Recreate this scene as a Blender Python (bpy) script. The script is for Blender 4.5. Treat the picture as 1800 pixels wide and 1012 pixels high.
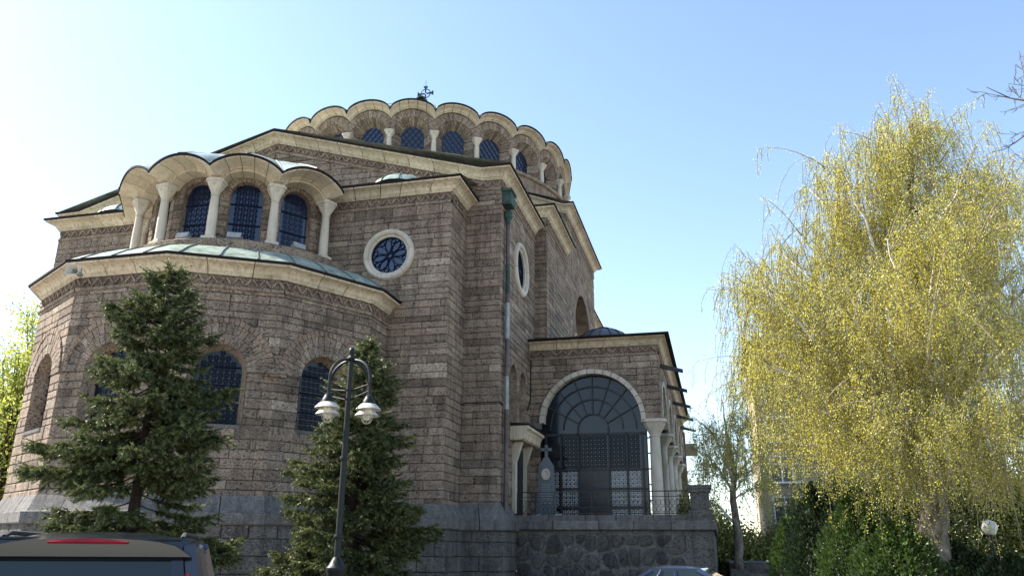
import bpy, math, random
import numpy as np
from mathutils import Vector, Matrix
R_ = math.radians
PI = math.pi
random.seed(11)
NR = np.random.default_rng(7)
scene = bpy.context.scene
for o in list(bpy.data.objects):
    bpy.data.objects.remove(o)
COL = scene.collection

# ---------------------------------------------------------------- camera, sky, sun, exposure
CAM_Z = 1.7
PITCH, ROLL, FPX = R_(18.27), R_(0.407), 1400.0
cam_d = bpy.data.cameras.new('camera')
cam_d.sensor_width = 36.0
cam_d.lens = FPX / 1800 * 36.0
cam_d.clip_start = 0.1
cam_d.clip_end = 3000
cam = bpy.data.objects.new('camera', cam_d)
COL.objects.link(cam)
cam.matrix_world = Matrix.Translation((0, 0, CAM_Z)) @ Matrix.Rotation(R_(90) + PITCH, 4, 'X') @ Matrix.Rotation(ROLL, 4, 'Z')
scene.camera = cam

SUN_EL, SUN_AZ = R_(43), R_(-73)          # azimuth clockwise from +Y (camera heading); the sun stands to the left
sun_dir = Vector((math.sin(SUN_AZ) * math.cos(SUN_EL), math.cos(SUN_AZ) * math.cos(SUN_EL), math.sin(SUN_EL)))
world = bpy.data.worlds.new('World')
scene.world = world
world.use_nodes = True
wn = world.node_tree.nodes
wl = world.node_tree.links
wn.clear()
sky = wn.new('ShaderNodeTexSky')
sky.sky_type = 'NISHITA'
sky.sun_disc = False
sky.sun_elevation = SUN_EL
sky.sun_rotation = SUN_AZ
sky.air_density = 1.0
sky.dust_density = 0.5
sky.ozone_density = 0.3
bg = wn.new('ShaderNodeBackground')
bg.inputs['Strength'].default_value = 0.12
wo = wn.new('ShaderNodeOutputWorld')
wl.new(sky.outputs[0], bg.inputs[0])
wl.new(bg.outputs[0], wo.inputs[0])
sd = bpy.data.lights.new('sun', 'SUN')
sd.energy = 5.0
sd.angle = R_(0.5)
sd.color = (1.0, 0.95, 0.86)
sun = bpy.data.objects.new('sun', sd)
COL.objects.link(sun)
sun.location = sun_dir * 60
sun.rotation_euler = (-sun_dir).to_track_quat('-Z', 'Y').to_euler()
scene.view_settings.view_transform = 'Standard'
scene.view_settings.look = 'None'
scene.view_settings.exposure = 1.52
scene.view_settings.gamma = 1.0
scene.render.engine = 'CYCLES'

# ---------------------------------------------------------------- pixel -> world helpers (photo is 1800 x 1012)
_F = Vector((0, math.cos(PITCH), math.sin(PITCH)))
_U0 = Vector((0, -math.sin(PITCH), math.cos(PITCH)))
_R = Vector((1, 0, 0)) * math.cos(ROLL) + _U0 * math.sin(ROLL)
_U = -Vector((1, 0, 0)) * math.sin(ROLL) + _U0 * math.cos(ROLL)


def at(x, y, d):
    """point seen at photo pixel x,y at ground distance d from the camera"""
    k = _F * FPX + _R * (x - 900) - _U * (y - 506)
    return Vector((0, 0, CAM_Z)) + k * (d / math.hypot(k.x, k.y))


# ---------------------------------------------------------------- materials
def newmat(name):
    m = bpy.data.materials.new(name)
    m.use_nodes = True
    nt = m.node_tree
    return m, nt, nt.nodes, nt.links, nt.nodes['Principled BSDF']


def ramp(nodes, stops):
    r = nodes.new('ShaderNodeValToRGB')
    el = r.color_ramp.elements
    while len(el) < len(stops):
        el.new(0.5)
    for e, (p, c) in zip(el, stops):
        e.position = p
        e.color = (*c, 1)
    return r


def noise(nodes, links, co, scale, detail=4, rough=0.55, dist=0.0, mapscale=None):
    if mapscale:
        mp = nodes.new('ShaderNodeMapping')
        mp.inputs['Scale'].default_value = mapscale
        links.new(co, mp.inputs[0])
        co = mp.outputs[0]
    n = nodes.new('ShaderNodeTexNoise')
    n.inputs['Scale'].default_value = scale
    n.inputs['Detail'].default_value = detail
    n.inputs['Roughness'].default_value = rough
    n.inputs['Distortion'].default_value = dist
    links.new(co, n.inputs['Vector'])
    return n


def mix(nodes, links, fac, a, b, mode='MIX'):
    n = nodes.new('ShaderNodeMix')
    n.data_type = 'RGBA'
    n.blend_type = mode
    for sock, val in ((n.inputs[0], fac), (n.inputs[6], a), (n.inputs[7], b)):
        if hasattr(val, 'is_linked'):
            links.new(val, sock)
        elif isinstance(val, (int, float)):
            sock.default_value = val
        else:
            sock.default_value = (*val, 1)
    return n.outputs[2]


def bump(nodes, links, h, bsdf, strength=0.5, dist=0.02):
    b = nodes.new('ShaderNodeBump')
    b.inputs['Strength'].default_value = strength
    b.inputs['Distance'].default_value = dist
    links.new(h, b.inputs['Height'])
    links.new(b.outputs[0], bsdf.inputs['Normal'])


def stone_mat(name, cols, pits=0.6, scale=1.0, rough=0.9):
    m, nt, N, L, B = newmat(name)
    geo = N.new('ShaderNodeNewGeometry')
    co = geo.outputs['Position']
    at_ = N.new('ShaderNodeAttribute')
    at_.attribute_name = 'tint'
    r = ramp(N, [(i / (len(cols) - 1), c) for i, c in enumerate(cols)])
    L.new(at_.outputs['Fac'], r.inputs[0])
    n1 = noise(N, L, co, 2.3 * scale, 6, 0.65)
    n2 = noise(N, L, co, 14 * scale, 5, 0.7, 0.6, (1, 1, 1.7))
    n3 = noise(N, L, co, 0.35, 3, 0.6)
    c = mix(N, L, 0.55, r.outputs[0], ramp_out(N, L, n1.outputs[0], [(0.3, (0.55, 0.53, 0.52)), (0.7, (1.3, 1.27, 1.22))]), 'MULTIPLY')
    c = mix(N, L, 0.7, c, ramp_out(N, L, n3.outputs[0], [(0.35, (0.78, 0.76, 0.76)), (0.65, (1.15, 1.12, 1.08))]), 'MULTIPLY')
    pr = ramp_out(N, L, n2.outputs[0], [(0.36, (0.12, 0.11, 0.11)), (0.45, (1, 1, 1))])
    c = mix(N, L, pits, c, pr, 'MULTIPLY')
    n5 = noise(N, L, co, 2.2, 4, 0.65, 0.3, (1.6, 1.6, 0.16))
    c = mix(N, L, 0.8, c, ramp_out(N, L, n5.outputs[0], [(0.36, (0.62, 0.6, 0.6)), (0.55, (1.06, 1.05, 1.04))]), 'MULTIPLY')
    n4 = noise(N, L, co, 5.5, 6, 0.75, 0.4)
    n6 = noise(N, L, co, 38 * scale, 3, 0.7)
    c = mix(N, L, 0.8, c, ramp_out(N, L, n6.outputs[0], [(0.36, (0.55, 0.53, 0.52)), (0.5, (1, 1, 1)), (0.66, (1.5, 1.48, 1.44))]), 'MULTIPLY')
    ef = ramp_out(N, L, n4.outputs[0], [(0.61, (0, 0, 0)), (0.72, (0.65, 0.65, 0.65))])
    c = mix(N, L, ef, c, (0.42, 0.39, 0.36))
    L.new(c, B.inputs['Base Color'])
    B.inputs['Roughness'].default_value = rough
    B.inputs['Specular IOR Level'].default_value = 0.2
    ad = N.new('ShaderNodeMath')
    ad.operation = 'ADD'
    L.new(n1.outputs[0], ad.inputs[0])
    L.new(pr, ad.inputs[1])
    bump(N, L, ad.outputs[0], B, 0.8, 0.04)
    return m


def ramp_out(N, L, fac, stops):
    r = ramp(N, stops)
    L.new(fac, r.inputs[0])
    return r.outputs[0]


def lime_mat(name, base, stain, amount=0.75):
    m, nt, N, L, B = newmat(name)
    geo = N.new('ShaderNodeNewGeometry')
    co = geo.outputs['Position']
    at_ = N.new('ShaderNodeAttribute')
    at_.attribute_name = 'tint'
    n1 = noise(N, L, co, 3.4, 6, 0.68, 0.5, (2.2, 2.2, 0.45))
    n2 = noise(N, L, co, 0.9, 4, 0.6)
    n3 = noise(N, L, co, 22, 4, 0.6)
    c = mix(N, L, ramp_out(N, L, at_.outputs['Fac'], [(0, (0, 0, 0)), (1, (1, 1, 1))]), base, [x * 0.78 for x in base])
    f = ramp_out(N, L, n1.outputs[0], [(0.46, (0, 0, 0)), (0.72, (amount,) * 3)])
    c = mix(N, L, f, c, stain)
    c = mix(N, L, 0.6, c, ramp_out(N, L, n2.outputs[0], [(0.3, (0.75, 0.73, 0.7)), (0.7, (1.1, 1.1, 1.1))]), 'MULTIPLY')
    L.new(c, B.inputs['Base Color'])
    B.inputs['Roughness'].default_value = 0.8
    B.inputs['Specular IOR Level'].default_value = 0.25
    bump(N, L, n3.outputs[0], B, 0.18, 0.01)
    return m


def plain(name, col, rough=0.6, metal=0.0, nscale=8.0, var=0.25, bmp=0.1, spec=0.5):
    m, nt, N, L, B = newmat(name)
    geo = N.new('ShaderNodeNewGeometry')
    n = noise(N, L, geo.outputs['Position'], nscale, 5, 0.6)
    c = mix(N, L, 1.0, col, ramp_out(N, L, n.outputs[0], [(0.3, (1 - var,) * 3), (0.7, (1 + var,) * 3)]), 'MULTIPLY')
    L.new(c, B.inputs['Base Color'])
    B.inputs['Roughness'].default_value = rough
    B.inputs['Metallic'].default_value = metal
    B.inputs['Specular IOR Level'].default_value = spec
    if bmp:
        bump(N, L, n.outputs[0], B, bmp, 0.02)
    return m


def leaf_mat(name, cols, trans=0.45):
    m, nt, N, L, B = newmat(name)
    N.remove(B)
    at_ = N.new('ShaderNodeAttribute')
    at_.attribute_name = 'tint'
    c = ramp_out(N, L, at_.outputs['Fac'], [(i / (len(cols) - 1), x) for i, x in enumerate(cols)])
    d = N.new('ShaderNodeBsdfDiffuse')
    t = N.new('ShaderNodeBsdfTranslucent')
    g = N.new('ShaderNodeBsdfGlossy')
    g.inputs['Roughness'].default_value = 0.45
    L.new(c, d.inputs[0])
    L.new(c, t.inputs[0])
    a = N.new('ShaderNodeMixShader')
    a.inputs[0].default_value = trans
    L.new(d.outputs[0], a.inputs[1])
    L.new(t.outputs[0], a.inputs[2])
    b = N.new('ShaderNodeMixShader')
    b.inputs[0].default_value = 0.04
    L.new(a.outputs[0], b.inputs[1])
    L.new(g.outputs[0], b.inputs[2])
    L.new(b.outputs[0], N['Material Output'].inputs[0])
    return m


M = {}
M['stone'] = stone_mat('tuff_stone', [(0.182, 0.143, 0.111), (0.255, 0.204, 0.16), (0.312, 0.242, 0.183), (0.292, 0.236, 0.188), (0.41, 0.34, 0.268)], 0.85)
M['mortar'] = stone_mat('mortar', [(0.075, 0.064, 0.055), (0.10, 0.086, 0.074)], 0.4)
M['frieze'] = stone_mat('frieze_stone', [(0.27, 0.20, 0.15), (0.36, 0.275, 0.21)], 0.35)
M['granite'] = stone_mat('plinth_granite', [(0.15, 0.15, 0.147), (0.205, 0.20, 0.194)], 0.25, 2.0)
M['lower'] = stone_mat('base_ashlar', [(0.12, 0.115, 0.11), (0.17, 0.16, 0.15)], 0.4)
M['rubble'] = stone_mat('rubble_stone', [(0.075, 0.07, 0.066), (0.11, 0.102, 0.095), (0.14, 0.13, 0.12)], 0.4)
M['pointing'] = stone_mat('rubble_pointing', [(0.15, 0.145, 0.138), (0.18, 0.172, 0.165)], 0.25)
M['lime'] = lime_mat('cornice_limestone', (0.70, 0.585, 0.43), (0.25, 0.195, 0.105), 0.9)
M['limec'] = lime_mat('hood_limestone', (0.70, 0.585, 0.44), (0.34, 0.27, 0.17), 0.65)
M['marble'] = lime_mat('column_marble', (0.62, 0.55, 0.45), (0.38, 0.30, 0.21), 0.6)
M['flash'] = plain('dark_flashing', (0.022, 0.015, 0.014), 0.85, 0.0, 5, 0.3, 0.1, 0.1)
M['copper'] = plain('weathered_copper_roof', (0.27, 0.32, 0.265), 0.36, 0.0, 3, 0.45, 0.15)
M['seam'] = plain('roof_seam', (0.10, 0.11, 0.09), 0.6)
M['lead'] = plain('dark_lead_dome', (0.075, 0.085, 0.09), 0.45, 0.0, 4, 0.3)
M['verdigris'] = plain('verdigris_copper', (0.035, 0.062, 0.052), 0.7, 0.0, 6, 0.5, 0.1, 0.25)
M['pipe'] = plain('rusty_downpipe', (0.085, 0.06, 0.055), 0.5, 0.0, 2.0, 0.5)
M['zinc'] = plain('zinc_pipe', (0.27, 0.28, 0.27), 0.5, 0.2, 3, 0.3)
M['iron'] = plain('black_iron', (0.010, 0.011, 0.014), 0.5, 0.0, 8, 0.2)
M['grille'] = plain('blue_grille', (0.008, 0.011, 0.026), 0.8, 0.0, 8, 0.2, 0.0, 0.1)
M['daylightgrille'] = plain('daylight_grille', (0.42, 0.42, 0.43), 0.5, 0.0, 8, 0.3)  # white daylight behind the lower porch panes, put into the grille colour
M['glass'] = plain('dark_window_glass', (0.010, 0.020, 0.062), 0.12, 0.0, 2.5, 0.2, 0.06, 0.75)
M['glassdark'] = plain('dark_lower_glass', (0.005, 0.007, 0.014), 0.2, 0.0, 2.5, 0.2, 0.06, 0.35)
M['porchglass'] = plain('porch_glass', (0.010, 0.013, 0.020), 0.10, 0.0, 1.5, 0.3, 0.05, 0.4)
M['white'] = plain('white_paint', (0.62, 0.62, 0.60), 0.45)
M['grey'] = plain('grey_metal', (0.30, 0.30, 0.30), 0.45)
M['cable'] = plain('black_cable', (0.012, 0.012, 0.012), 0.6)
M['asphalt'] = plain('paved_ground', (0.21, 0.195, 0.175), 0.9, 0.0, 12, 0.3, 0.3)
M['pave'] = plain('paving', (0.2, 0.195, 0.185), 0.9, 0.0, 10, 0.25, 0.2)
M['grassy'] = plain('ground_grass', (0.05, 0.075, 0.025), 0.95, 0.0, 20, 0.5, 0.4)
M['memorial'] = plain('grey_memorial_stone', (0.10, 0.115, 0.13), 0.35, 0.0, 12, 0.2)
M['lampiron'] = plain('lamp_iron', (0.010, 0.011, 0.011), 0.5, 0.0, 10, 0.2, 0.05, 0.3)
M['shade'] = plain('lamp_shade_enamel', (0.50, 0.46, 0.39), 0.5, 0.0, 10, 0.2)
M['bulb'] = plain('lamp_glass', (0.75, 0.70, 0.58), 0.15)
M['carblack'] = plain('dark_car_paint', (0.012, 0.013, 0.020), 0.12, 0.0, 3, 0.1, 0.0, 0.8)
M['carblue'] = plain('blue_car_paint', (0.018, 0.024, 0.06), 0.22, 0.0, 3, 0.1, 0.0, 0.6)
M['carglass'] = plain('car_glass', (0.012, 0.018, 0.016), 0.04, 0.0, 2, 0.2, 0.0, 0.7)
M['red'] = plain('red_lens', (0.26, 0.006, 0.014), 0.18)
M['rubber'] = plain('tyre_rubber', (0.015, 0.015, 0.015), 0.85)
M['chrome'] = plain('bright_metal', (0.55, 0.55, 0.56), 0.25, 0.9, 5, 0.1, 0.0)
M['plaster'] = plain('beige_plaster', (0.36, 0.29, 0.19), 0.9, 0.0, 1.5, 0.15, 0.1)
M['brick'] = plain('pinkish_plaster', (0.42, 0.33, 0.26), 0.9, 0.0, 1.5, 0.15, 0.1)
M['pane'] = plain('far_window_pane', (0.05, 0.06, 0.07), 0.1, 0.0, 1.5, 0.4, 0.0, 0.6)
M['barkd'] = stone_mat('dark_bark', [(0.05, 0.04, 0.032), (0.09, 0.072, 0.058)], 0.6, 3.0)
M['twigp'] = plain('pale_twig_bark', (0.22, 0.18, 0.13), 0.85, 0.0, 12, 0.3)
M['twig'] = plain('twig_bark', (0.085, 0.062, 0.048), 0.85, 0.0, 12, 0.3)
M['needle'] = leaf_mat('spruce_needles', [(0.04, 0.055, 0.02), (0.085, 0.105, 0.035), (0.14, 0.155, 0.052), (0.26, 0.24, 0.10)], 0.3)
M['birchleaf'] = leaf_mat('birch_leaves', [(0.50, 0.42, 0.055), (0.55, 0.49, 0.065), (0.47, 0.48, 0.06), (0.66, 0.59, 0.15)], 0.65)
M['springleaf'] = leaf_mat('spring_leaves', [(0.26, 0.32, 0.07), (0.38, 0.42, 0.08), (0.48, 0.47, 0.12)], 0.6)
M['shrubleaf'] = leaf_mat('shrub_leaves', [(0.12, 0.15, 0.035), (0.2, 0.21, 0.05), (0.30, 0.28, 0.07)], 0.35)
M['thuja'] = leaf_mat('thuja_sprays', [(0.035, 0.065, 0.018), (0.062, 0.105, 0.025), (0.10, 0.145, 0.035)], 0.25)
M['thujad'] = leaf_mat('dark_thuja_sprays', [(0.016, 0.032, 0.015), (0.03, 0.05, 0.02), (0.045, 0.07, 0.028)], 0.2)


def birch_bark():
    m, nt, N, L, B = newmat('birch_bark')
    geo = N.new('ShaderNodeNewGeometry')
    n = noise(N, L, geo.outputs['Position'], 5, 5, 0.7, 0.5, (1, 1, 0.55))
    n2 = noise(N, L, geo.outputs['Position'], 2.0, 3, 0.6)
    at_ = N.new('ShaderNodeAttribute')
    at_.attribute_name = 'tint'
    ad = N.new('ShaderNodeMath')
    ad.operation = 'ADD'
    L.new(n.outputs[0], ad.inputs[0])
    L.new(at_.outputs['Fac'], ad.inputs[1])
    c = ramp_out(N, L, ad.outputs[0], [(0.42, (0.06, 0.047, 0.038)), (0.62, (0.20, 0.165, 0.13)), (0.85, (0.60, 0.57, 0.52))])
    L.new(c, B.inputs['Base Color'])
    B.inputs['Roughness'].default_value = 0.8
    bump(N, L, n.outputs[0], B, 0.5, 0.03)
    return m


M['birchbark'] = birch_bark()


# ---------------------------------------------------------------- mesh builder
class MB:
    def __init__(s):
        s.v, s.f, s.t = [], [], []

    def face(s, pts, tint=0.5):
        i = len(s.v)
        s.v.extend(tuple(p) for p in pts)
        s.f.append(tuple(range(i, i + len(pts))))
        s.t.append(tint)

    def grid(s, rows, tint=0.5, closed=False):
        """rows: list of equal-length point lists -> quads between them (shared verts)"""
        i0 = len(s.v)
        n = len(rows[0])
        for r in rows:
            s.v.extend(tuple(p) for p in r)
        for a in range(len(rows) - 1):
            for b in range(n if closed else n - 1):
                c = (b + 1) % n
                s.f.append((i0 + a * n + b, i0 + a * n + c, i0 + (a + 1) * n + c, i0 + (a + 1) * n + b))
                s.t.append(tint)

    def hexa(s, lo, hi, tint=0.5):
        """two quads (4 pts each) joined into a solid"""
        i = len(s.v)
        s.v.extend(tuple(p) for p in lo)
        s.v.extend(tuple(p) for p in hi)
        n = len(lo)
        s.f.append(tuple(i + k for k in range(n))[::-1])
        s.f.append(tuple(i + n + k for k in range(n)))
        for k in range(n):
            j = (k + 1) % n
            s.f.append((i + k, i + j, i + n + j, i + n + k))
        s.t.extend([tint] * (n + 2))

    def box(s, c, d, tint=0.5, rz=0.0):
        cs, sn = math.cos(rz), math.sin(rz)
        q = []
        for z in (-1, 1):
            r = []
            for x, y in ((-1, -1), (1, -1), (1, 1), (-1, 1)):
                a, b = x * d[0] / 2, y * d[1] / 2
                r.append((c[0] + a * cs - b * sn, c[1] + a * sn + b * cs, c[2] + z * d[2] / 2))
            q.append(r)
        s.hexa(q[0], q[1], tint)

    def tube(s, pts, rad, n=6, tint=0.5, cap=True):
        pts = [Vector(p) for p in pts]
        if not hasattr(rad, '__len__'):
            rad = [rad] * len(pts)
        rows = []
        prev = None
        for k, p in enumerate(pts):
            d = (pts[min(k + 1, len(pts) - 1)] - pts[max(k - 1, 0)])
            if d.length < 1e-6:
                d = Vector((0, 0, 1))
            d.normalize()
            if prev is None:
                x = d.orthogonal().normalized()
            else:
                x = (prev - d * prev.dot(d))
                x = x.normalized() if x.length > 1e-5 else d.orthogonal().normalized()
            prev = x
            y = d.cross(x)
            rows.append([p + (x * math.cos(2 * PI * j / n) + y * math.sin(2 * PI * j / n)) * rad[k] for j in range(n)])
        s.grid(rows, tint, True)
        if cap:
            s.face(rows[0][::-1], tint)
            s.face(rows[-1], tint)

    def lathe(s, prof, n=16, c=(0, 0, 0), tint=0.5, a0=0.0, a1=2 * PI):
        full = abs(a1 - a0 - 2 * PI) < 1e-6
        m = n if full else n + 1
        rows = [[(c[0] + r * math.cos(a0 + (a1 - a0) * j / n), c[1] + r * math.sin(a0 + (a1 - a0) * j / n), c[2] + z) for j in range(m)] for r, z in prof]
        s.grid(rows, tint, full)

    def add(s, o):
        i = len(s.v)
        s.v.extend(o.v)
        s.f.extend(tuple(a + i for a in f) for f in o.f)
        s.t.extend(o.t)

    def mesh(s, name, mat, smooth=False, centre=None):
        me = bpy.data.meshes.new(name)
        v = s.v
        if centre is not None:
            v = [(a - centre[0], b - centre[1], c - centre[2]) for a, b, c in v]
        me.from_pydata(v, [], s.f)
        a = me.attributes.new('tint', 'FLOAT', 'FACE')
        a.data.foreach_set('value', s.t)
        if smooth:
            me.polygons.foreach_set('use_smooth', [True] * len(s.f))
            try:
                me.set_sharp_from_angle(angle=R_(40))
            except Exception:
                pass
        me.materials.append(M[mat])
        me.update()
        return me

    def build(s, name, mat, parent=None, smooth=False, centre=False):
        c = None
        if centre:
            a = np.array(s.v)
            c = (a.min(0) + a.max(0)) / 2
        o = bpy.data.objects.new(name, s.mesh(name, mat, smooth, c))
        COL.objects.link(o)
        if c is not None:
            o.location = c
        o.parent = parent
        return o


def fast_mesh(name, mat, verts, faces_n, tint, parent=None):
    """numpy: verts (N*faces_n,3), every faces_n consecutive verts form a face"""
    me = bpy.data.meshes.new(name)
    nv = len(verts)
    nf = nv // faces_n
    me.vertices.add(nv)
    me.vertices.foreach_set('co', np.asarray(verts, np.float32).ravel())
    me.loops.add(nv)
    me.loops.foreach_set('vertex_index', np.arange(nv, dtype=np.int32))
    me.polygons.add(nf)
    me.polygons.foreach_set('loop_start', np.arange(0, nv, faces_n, dtype=np.int32))
    me.update(calc_edges=True)
    a = me.attributes.new('tint', 'FLOAT', 'FACE')
    a.data.foreach_set('value', np.asarray(tint, np.float32))
    me.materials.append(M[mat])
    o = bpy.data.objects.new(name, me)
    COL.objects.link(o)
    o.parent = parent
    return o


def tag(o, label=None, cat=None, group=None, kind=None):
    if label:
        o['label'] = label
    if cat:
        o['category'] = cat
    if group:
        o['group'] = group
    if kind:
        o['kind'] = kind
    return o


def empty(name, loc=(0, 0, 0), rz=0.0):
    o = bpy.data.objects.new(name, None)
    COL.objects.link(o)
    o.location = loc
    o.rotation_euler = (0, 0, rz)
    o.empty_display_size = 0.3
    return o


def copy_tree(o, parent=None):
    c = o.copy()
    COL.objects.link(c)
    c.parent = parent
    for ch in list(o.children):
        copy_tree(ch, c)
    return c


# ---------------------------------------------------------------- ground
g = MB()
g.face([(-900, -900, 0), (900, -900, 0), (900, 1500, 0), (-900, 1500, 0)])
tag(g.build('ground', 'asphalt'), kind='structure')
g = MB()
g.box((10.2, 25.0, 0.06), (6.0, 24.0, 0.12))
tag(g.build('lawn', 'grassy'), kind='structure')

# ---------------------------------------------------------------- the church (local frame: x along the east front, y into depth)
AZ = R_(14.19)
church = tag(empty('church', (-0.435, 27.997, 0.1), -AZ), 'large grey-brown stone church with scalloped dome drum and polygonal apse', 'church')
AX = Vector((math.cos(AZ), -math.sin(AZ), 0))
BX = Vector((math.sin(AZ), math.cos(AZ), 0))
CO = Vector((-0.435, 27.997, 0.1))


def W(u, v, z=0.0):
    return CO + AX * u + BX * v + Vector((0, 0, z))


LV = [0.45, 0.95, 1.42, 1.88, 2.9]
while LV[-1] < 27:
    LV.append(LV[-1] + random.choice((0.2, 0.23, 0.26, 0.29, 0.32, 0.22, 0.27)))
BLOCKS = []


class Face:
    """a vertical wall plane: s along it (left to right seen from outside), z up, depth d outwards"""

    def __init__(s, p0, p1):
        s.p0 = Vector(p0)
        d = Vector(p1) - s.p0
        s.L = d.length
        s.d = d.normalized()
        s.n = Vector((s.d.y, -s.d.x))

    def P(s, a, z, dep=0.0):
        q = s.p0 + s.d * a + s.n * dep
        return (q.x, q.y, z)


def hole_w(op, z):
    k = op[0]
    if k == 'arch':
        _, sc, R, zb, zs = op
        if z < zb - 1e-4:
            return 0
        if z <= zs:
            return R
        return math.sqrt(max(R * R - (z - zs) ** 2, 0))
    _, sc, zc, R = op
    return math.sqrt(max(R * R - (z - zc) ** 2, 0))


def wall(name, p0, p1, z0, z1, ops=(), top=None, ext=(0, 0), parent=None, proud=0.035, small=False, core_to=None, coremat='mortar', collect=True, lens=(0.5, 1.55), mat='stone'):
    """core sheet with holes + proud stone blocks; top(s) optional raking top"""
    fc = Face(p0, p1)
    parent = parent or church
    lv = [z for z in LV if z0 + 0.12 < z < z1 - 0.12]
    lv = [z0] + lv + [z1]
    for op in ops:
        if op[0] == 'arch' and z0 < op[3] < z1:
            k = min(range(1, len(lv) - 1), key=lambda i: abs(lv[i] - op[3]))
            lv[k] = op[3]
    lv.sort()
    core = MB()
    mine = []
    for za, zb in zip(lv, lv[1:]):
        if zb - za < 0.04:
            continue
        iv = [(0.0, 0.0, fc.L, fc.L)]
        for op in ops:
            sc = op[1]
            wa, wb = hole_w(op, za + 1e-3), hole_w(op, zb - 1e-3)
            if max(wa, wb) <= 1e-3:
                continue
            nv = []
            for lb, lt, rb, rt in iv:
                if sc + max(wa, wb) < min(lb, lt) or sc - max(wa, wb) > max(rb, rt):
                    nv.append((lb, lt, rb, rt))
                    continue
                a = (lb, lt, sc - wa, sc - wb)
                b = (sc + wa, sc + wb, rb, rt)
                for q in (a, b):
                    if max(q[2] - q[0], q[3] - q[1]) > 0.02:
                        nv.append((q[0], q[1], max(q[2], q[0]), max(q[3], q[1])))
            iv = nv
        for lb, lt, rb, rt in iv:
            cuts = []
            s0 = max(lb, lt)
            s1 = min(rb, rt)
            s = s0 + random.uniform(*lens) * random.uniform(0.4, 1)
            while s < s1 - 0.22:
                cuts.append(s)
                s += random.uniform(*lens)
            edges = [(lb, lt)] + [(c, c) for c in cuts] + [(rb, rt)]
            for k in range(len(edges) - 1):
                (a0, a1), (b0, b1) = edges[k], edges[k + 1]
                ztl = ztr = zb
                if top:
                    ztl, ztr = min(zb, top(a1)), min(zb, top(b1))
                    if max(ztl, ztr) < za + 0.05:
                        continue
                    ztl, ztr = max(ztl, za + 0.01), max(ztr, za + 0.01)
                core.face([fc.P(a0, za), fc.P(b0, za), fc.P(b1, ztr), fc.P(a1, ztl)], random.random())
                gp = random.uniform(0.006, 0.013)
                ea = -ext[0] if (k == 0 and a0 < 1e-6) else gp
                eb = -ext[1] if (k == len(edges) - 2 and b0 > fc.L - 1e-6) else gp
                q = [(a0 + ea, za + gp), (b0 - eb, za + gp), (b1 - eb, ztr - gp), (a1 + ea, ztl - gp)]
                if q[1][0] - q[0][0] < 0.02 and q[2][0] - q[3][0] < 0.02:
                    continue
                if q[1][0] < q[0][0]:
                    q[1] = (q[0][0] + 0.005, q[1][1])
                if q[2][0] < q[3][0]:
                    q[2] = (q[3][0] + 0.005, q[2][1])
                pr = proud * random.uniform(0.65, 1.1)
                cx = sum(p[0] for p in q) / 4
                cz = sum(p[1] for p in q) / 4
                ins = 0.02 if small else 0.025
                fr = []
                for x, z in q:
                    dx, dz = cx - x, cz - z
                    fr.append((x + max(-ins, min(ins, dx)) * random.uniform(.4, 1.2), z + max(-ins, min(ins, dz)) * random.uniform(.4, 1.2)))
                m = MB()
                t = min(1, max(0, random.gauss(0.45, 0.27)))
                r0 = [fc.P(x, z, -0.01) for x, z in q]
                r1 = [fc.P(x, z, pr * 0.45) for x, z in q]
                r2 = [fc.P(x, z, pr * random.uniform(.85, 1.12)) for x, z in fr]
                m.grid([r0, r1, r2], t, True)
                m.face(r2, t)
                area = max(b0 - a0, b1 - a1) * (zb - za)
                mine.append((m, area, W(*fc.P(cx, cz)[:2], cz), fc))
    co = core.build(name, coremat, parent)
    if mat != 'stone':
        for m, area, c, f in mine:
            m.build('ashlar_block', mat, co, centre=True)
        return fc, co
    for m, area, c, f in mine:
        BLOCKS.append([m, area, c, f, co, collect])
    return fc, co


def outline(sc, R, zb, zs, n=18):
    return [(sc - R, zb)] + [(sc - R * math.cos(PI * k / n), zs + R * math.sin(PI * k / n)) for k in range(n + 1)] + [(sc + R, zb)]


def circle(sc, zc, R, n=40):
    return [(sc + R * math.cos(2 * PI * k / n), zc + R * math.sin(2 * PI * k / n)) for k in range(n)]


def voussoirs(fc, sc, zs, r0, r1, n, proud, parent, name='voussoir', mat='stone', indiv=True, dback=-0.05, a0=0.0, a1=PI, gap=0.008, tints=(0.2, 0.9), sq=1.0):
    allm = MB()
    for k in range(n):
        b0 = a0 + (a1 - a0) * k / n
        b1 = a0 + (a1 - a0) * (k + 1) / n
        g0, g1 = gap / r0, gap / r1
        pr = proud * random.uniform(0.8, 1.15)
        def q(dep, ins):
            i0, i1 = r0 + ins, r1 - ins
            pts = [(i0, b0 + g0 + ins / i0), (i1, b0 + g1 + ins / i1), (i1, (b0 + b1) / 2), (i1, b1 - g1 - ins / i1), (i0, b1 - g0 - ins / i0), (i0, (b0 + b1) / 2)]
            return [fc.P(sc - r * math.cos(b), zs + r * math.sin(b) * sq, dep) for r, b in pts]
        m = MB()
        t = random.uniform(*tints)
        rows = [q(dback, 0), q(pr - 0.012, 0), q(pr, 0.01)]
        m.grid(rows, t, True)
        m.face(rows[-1], t)
        if indiv:
            m.build(name, mat, parent, centre=True)
        else:
            allm.add(m)
    if not indiv:
        return allm


def reveal(fc, o0, d0, o1, d1, closed=True, tint=0.4):
    m = MB()
    a = [fc.P(x, z, d0) for x, z in o0]
    b = [fc.P(x, z, d1) for x, z in o1]
    m.grid([a, b], tint, closed)
    return m


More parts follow.
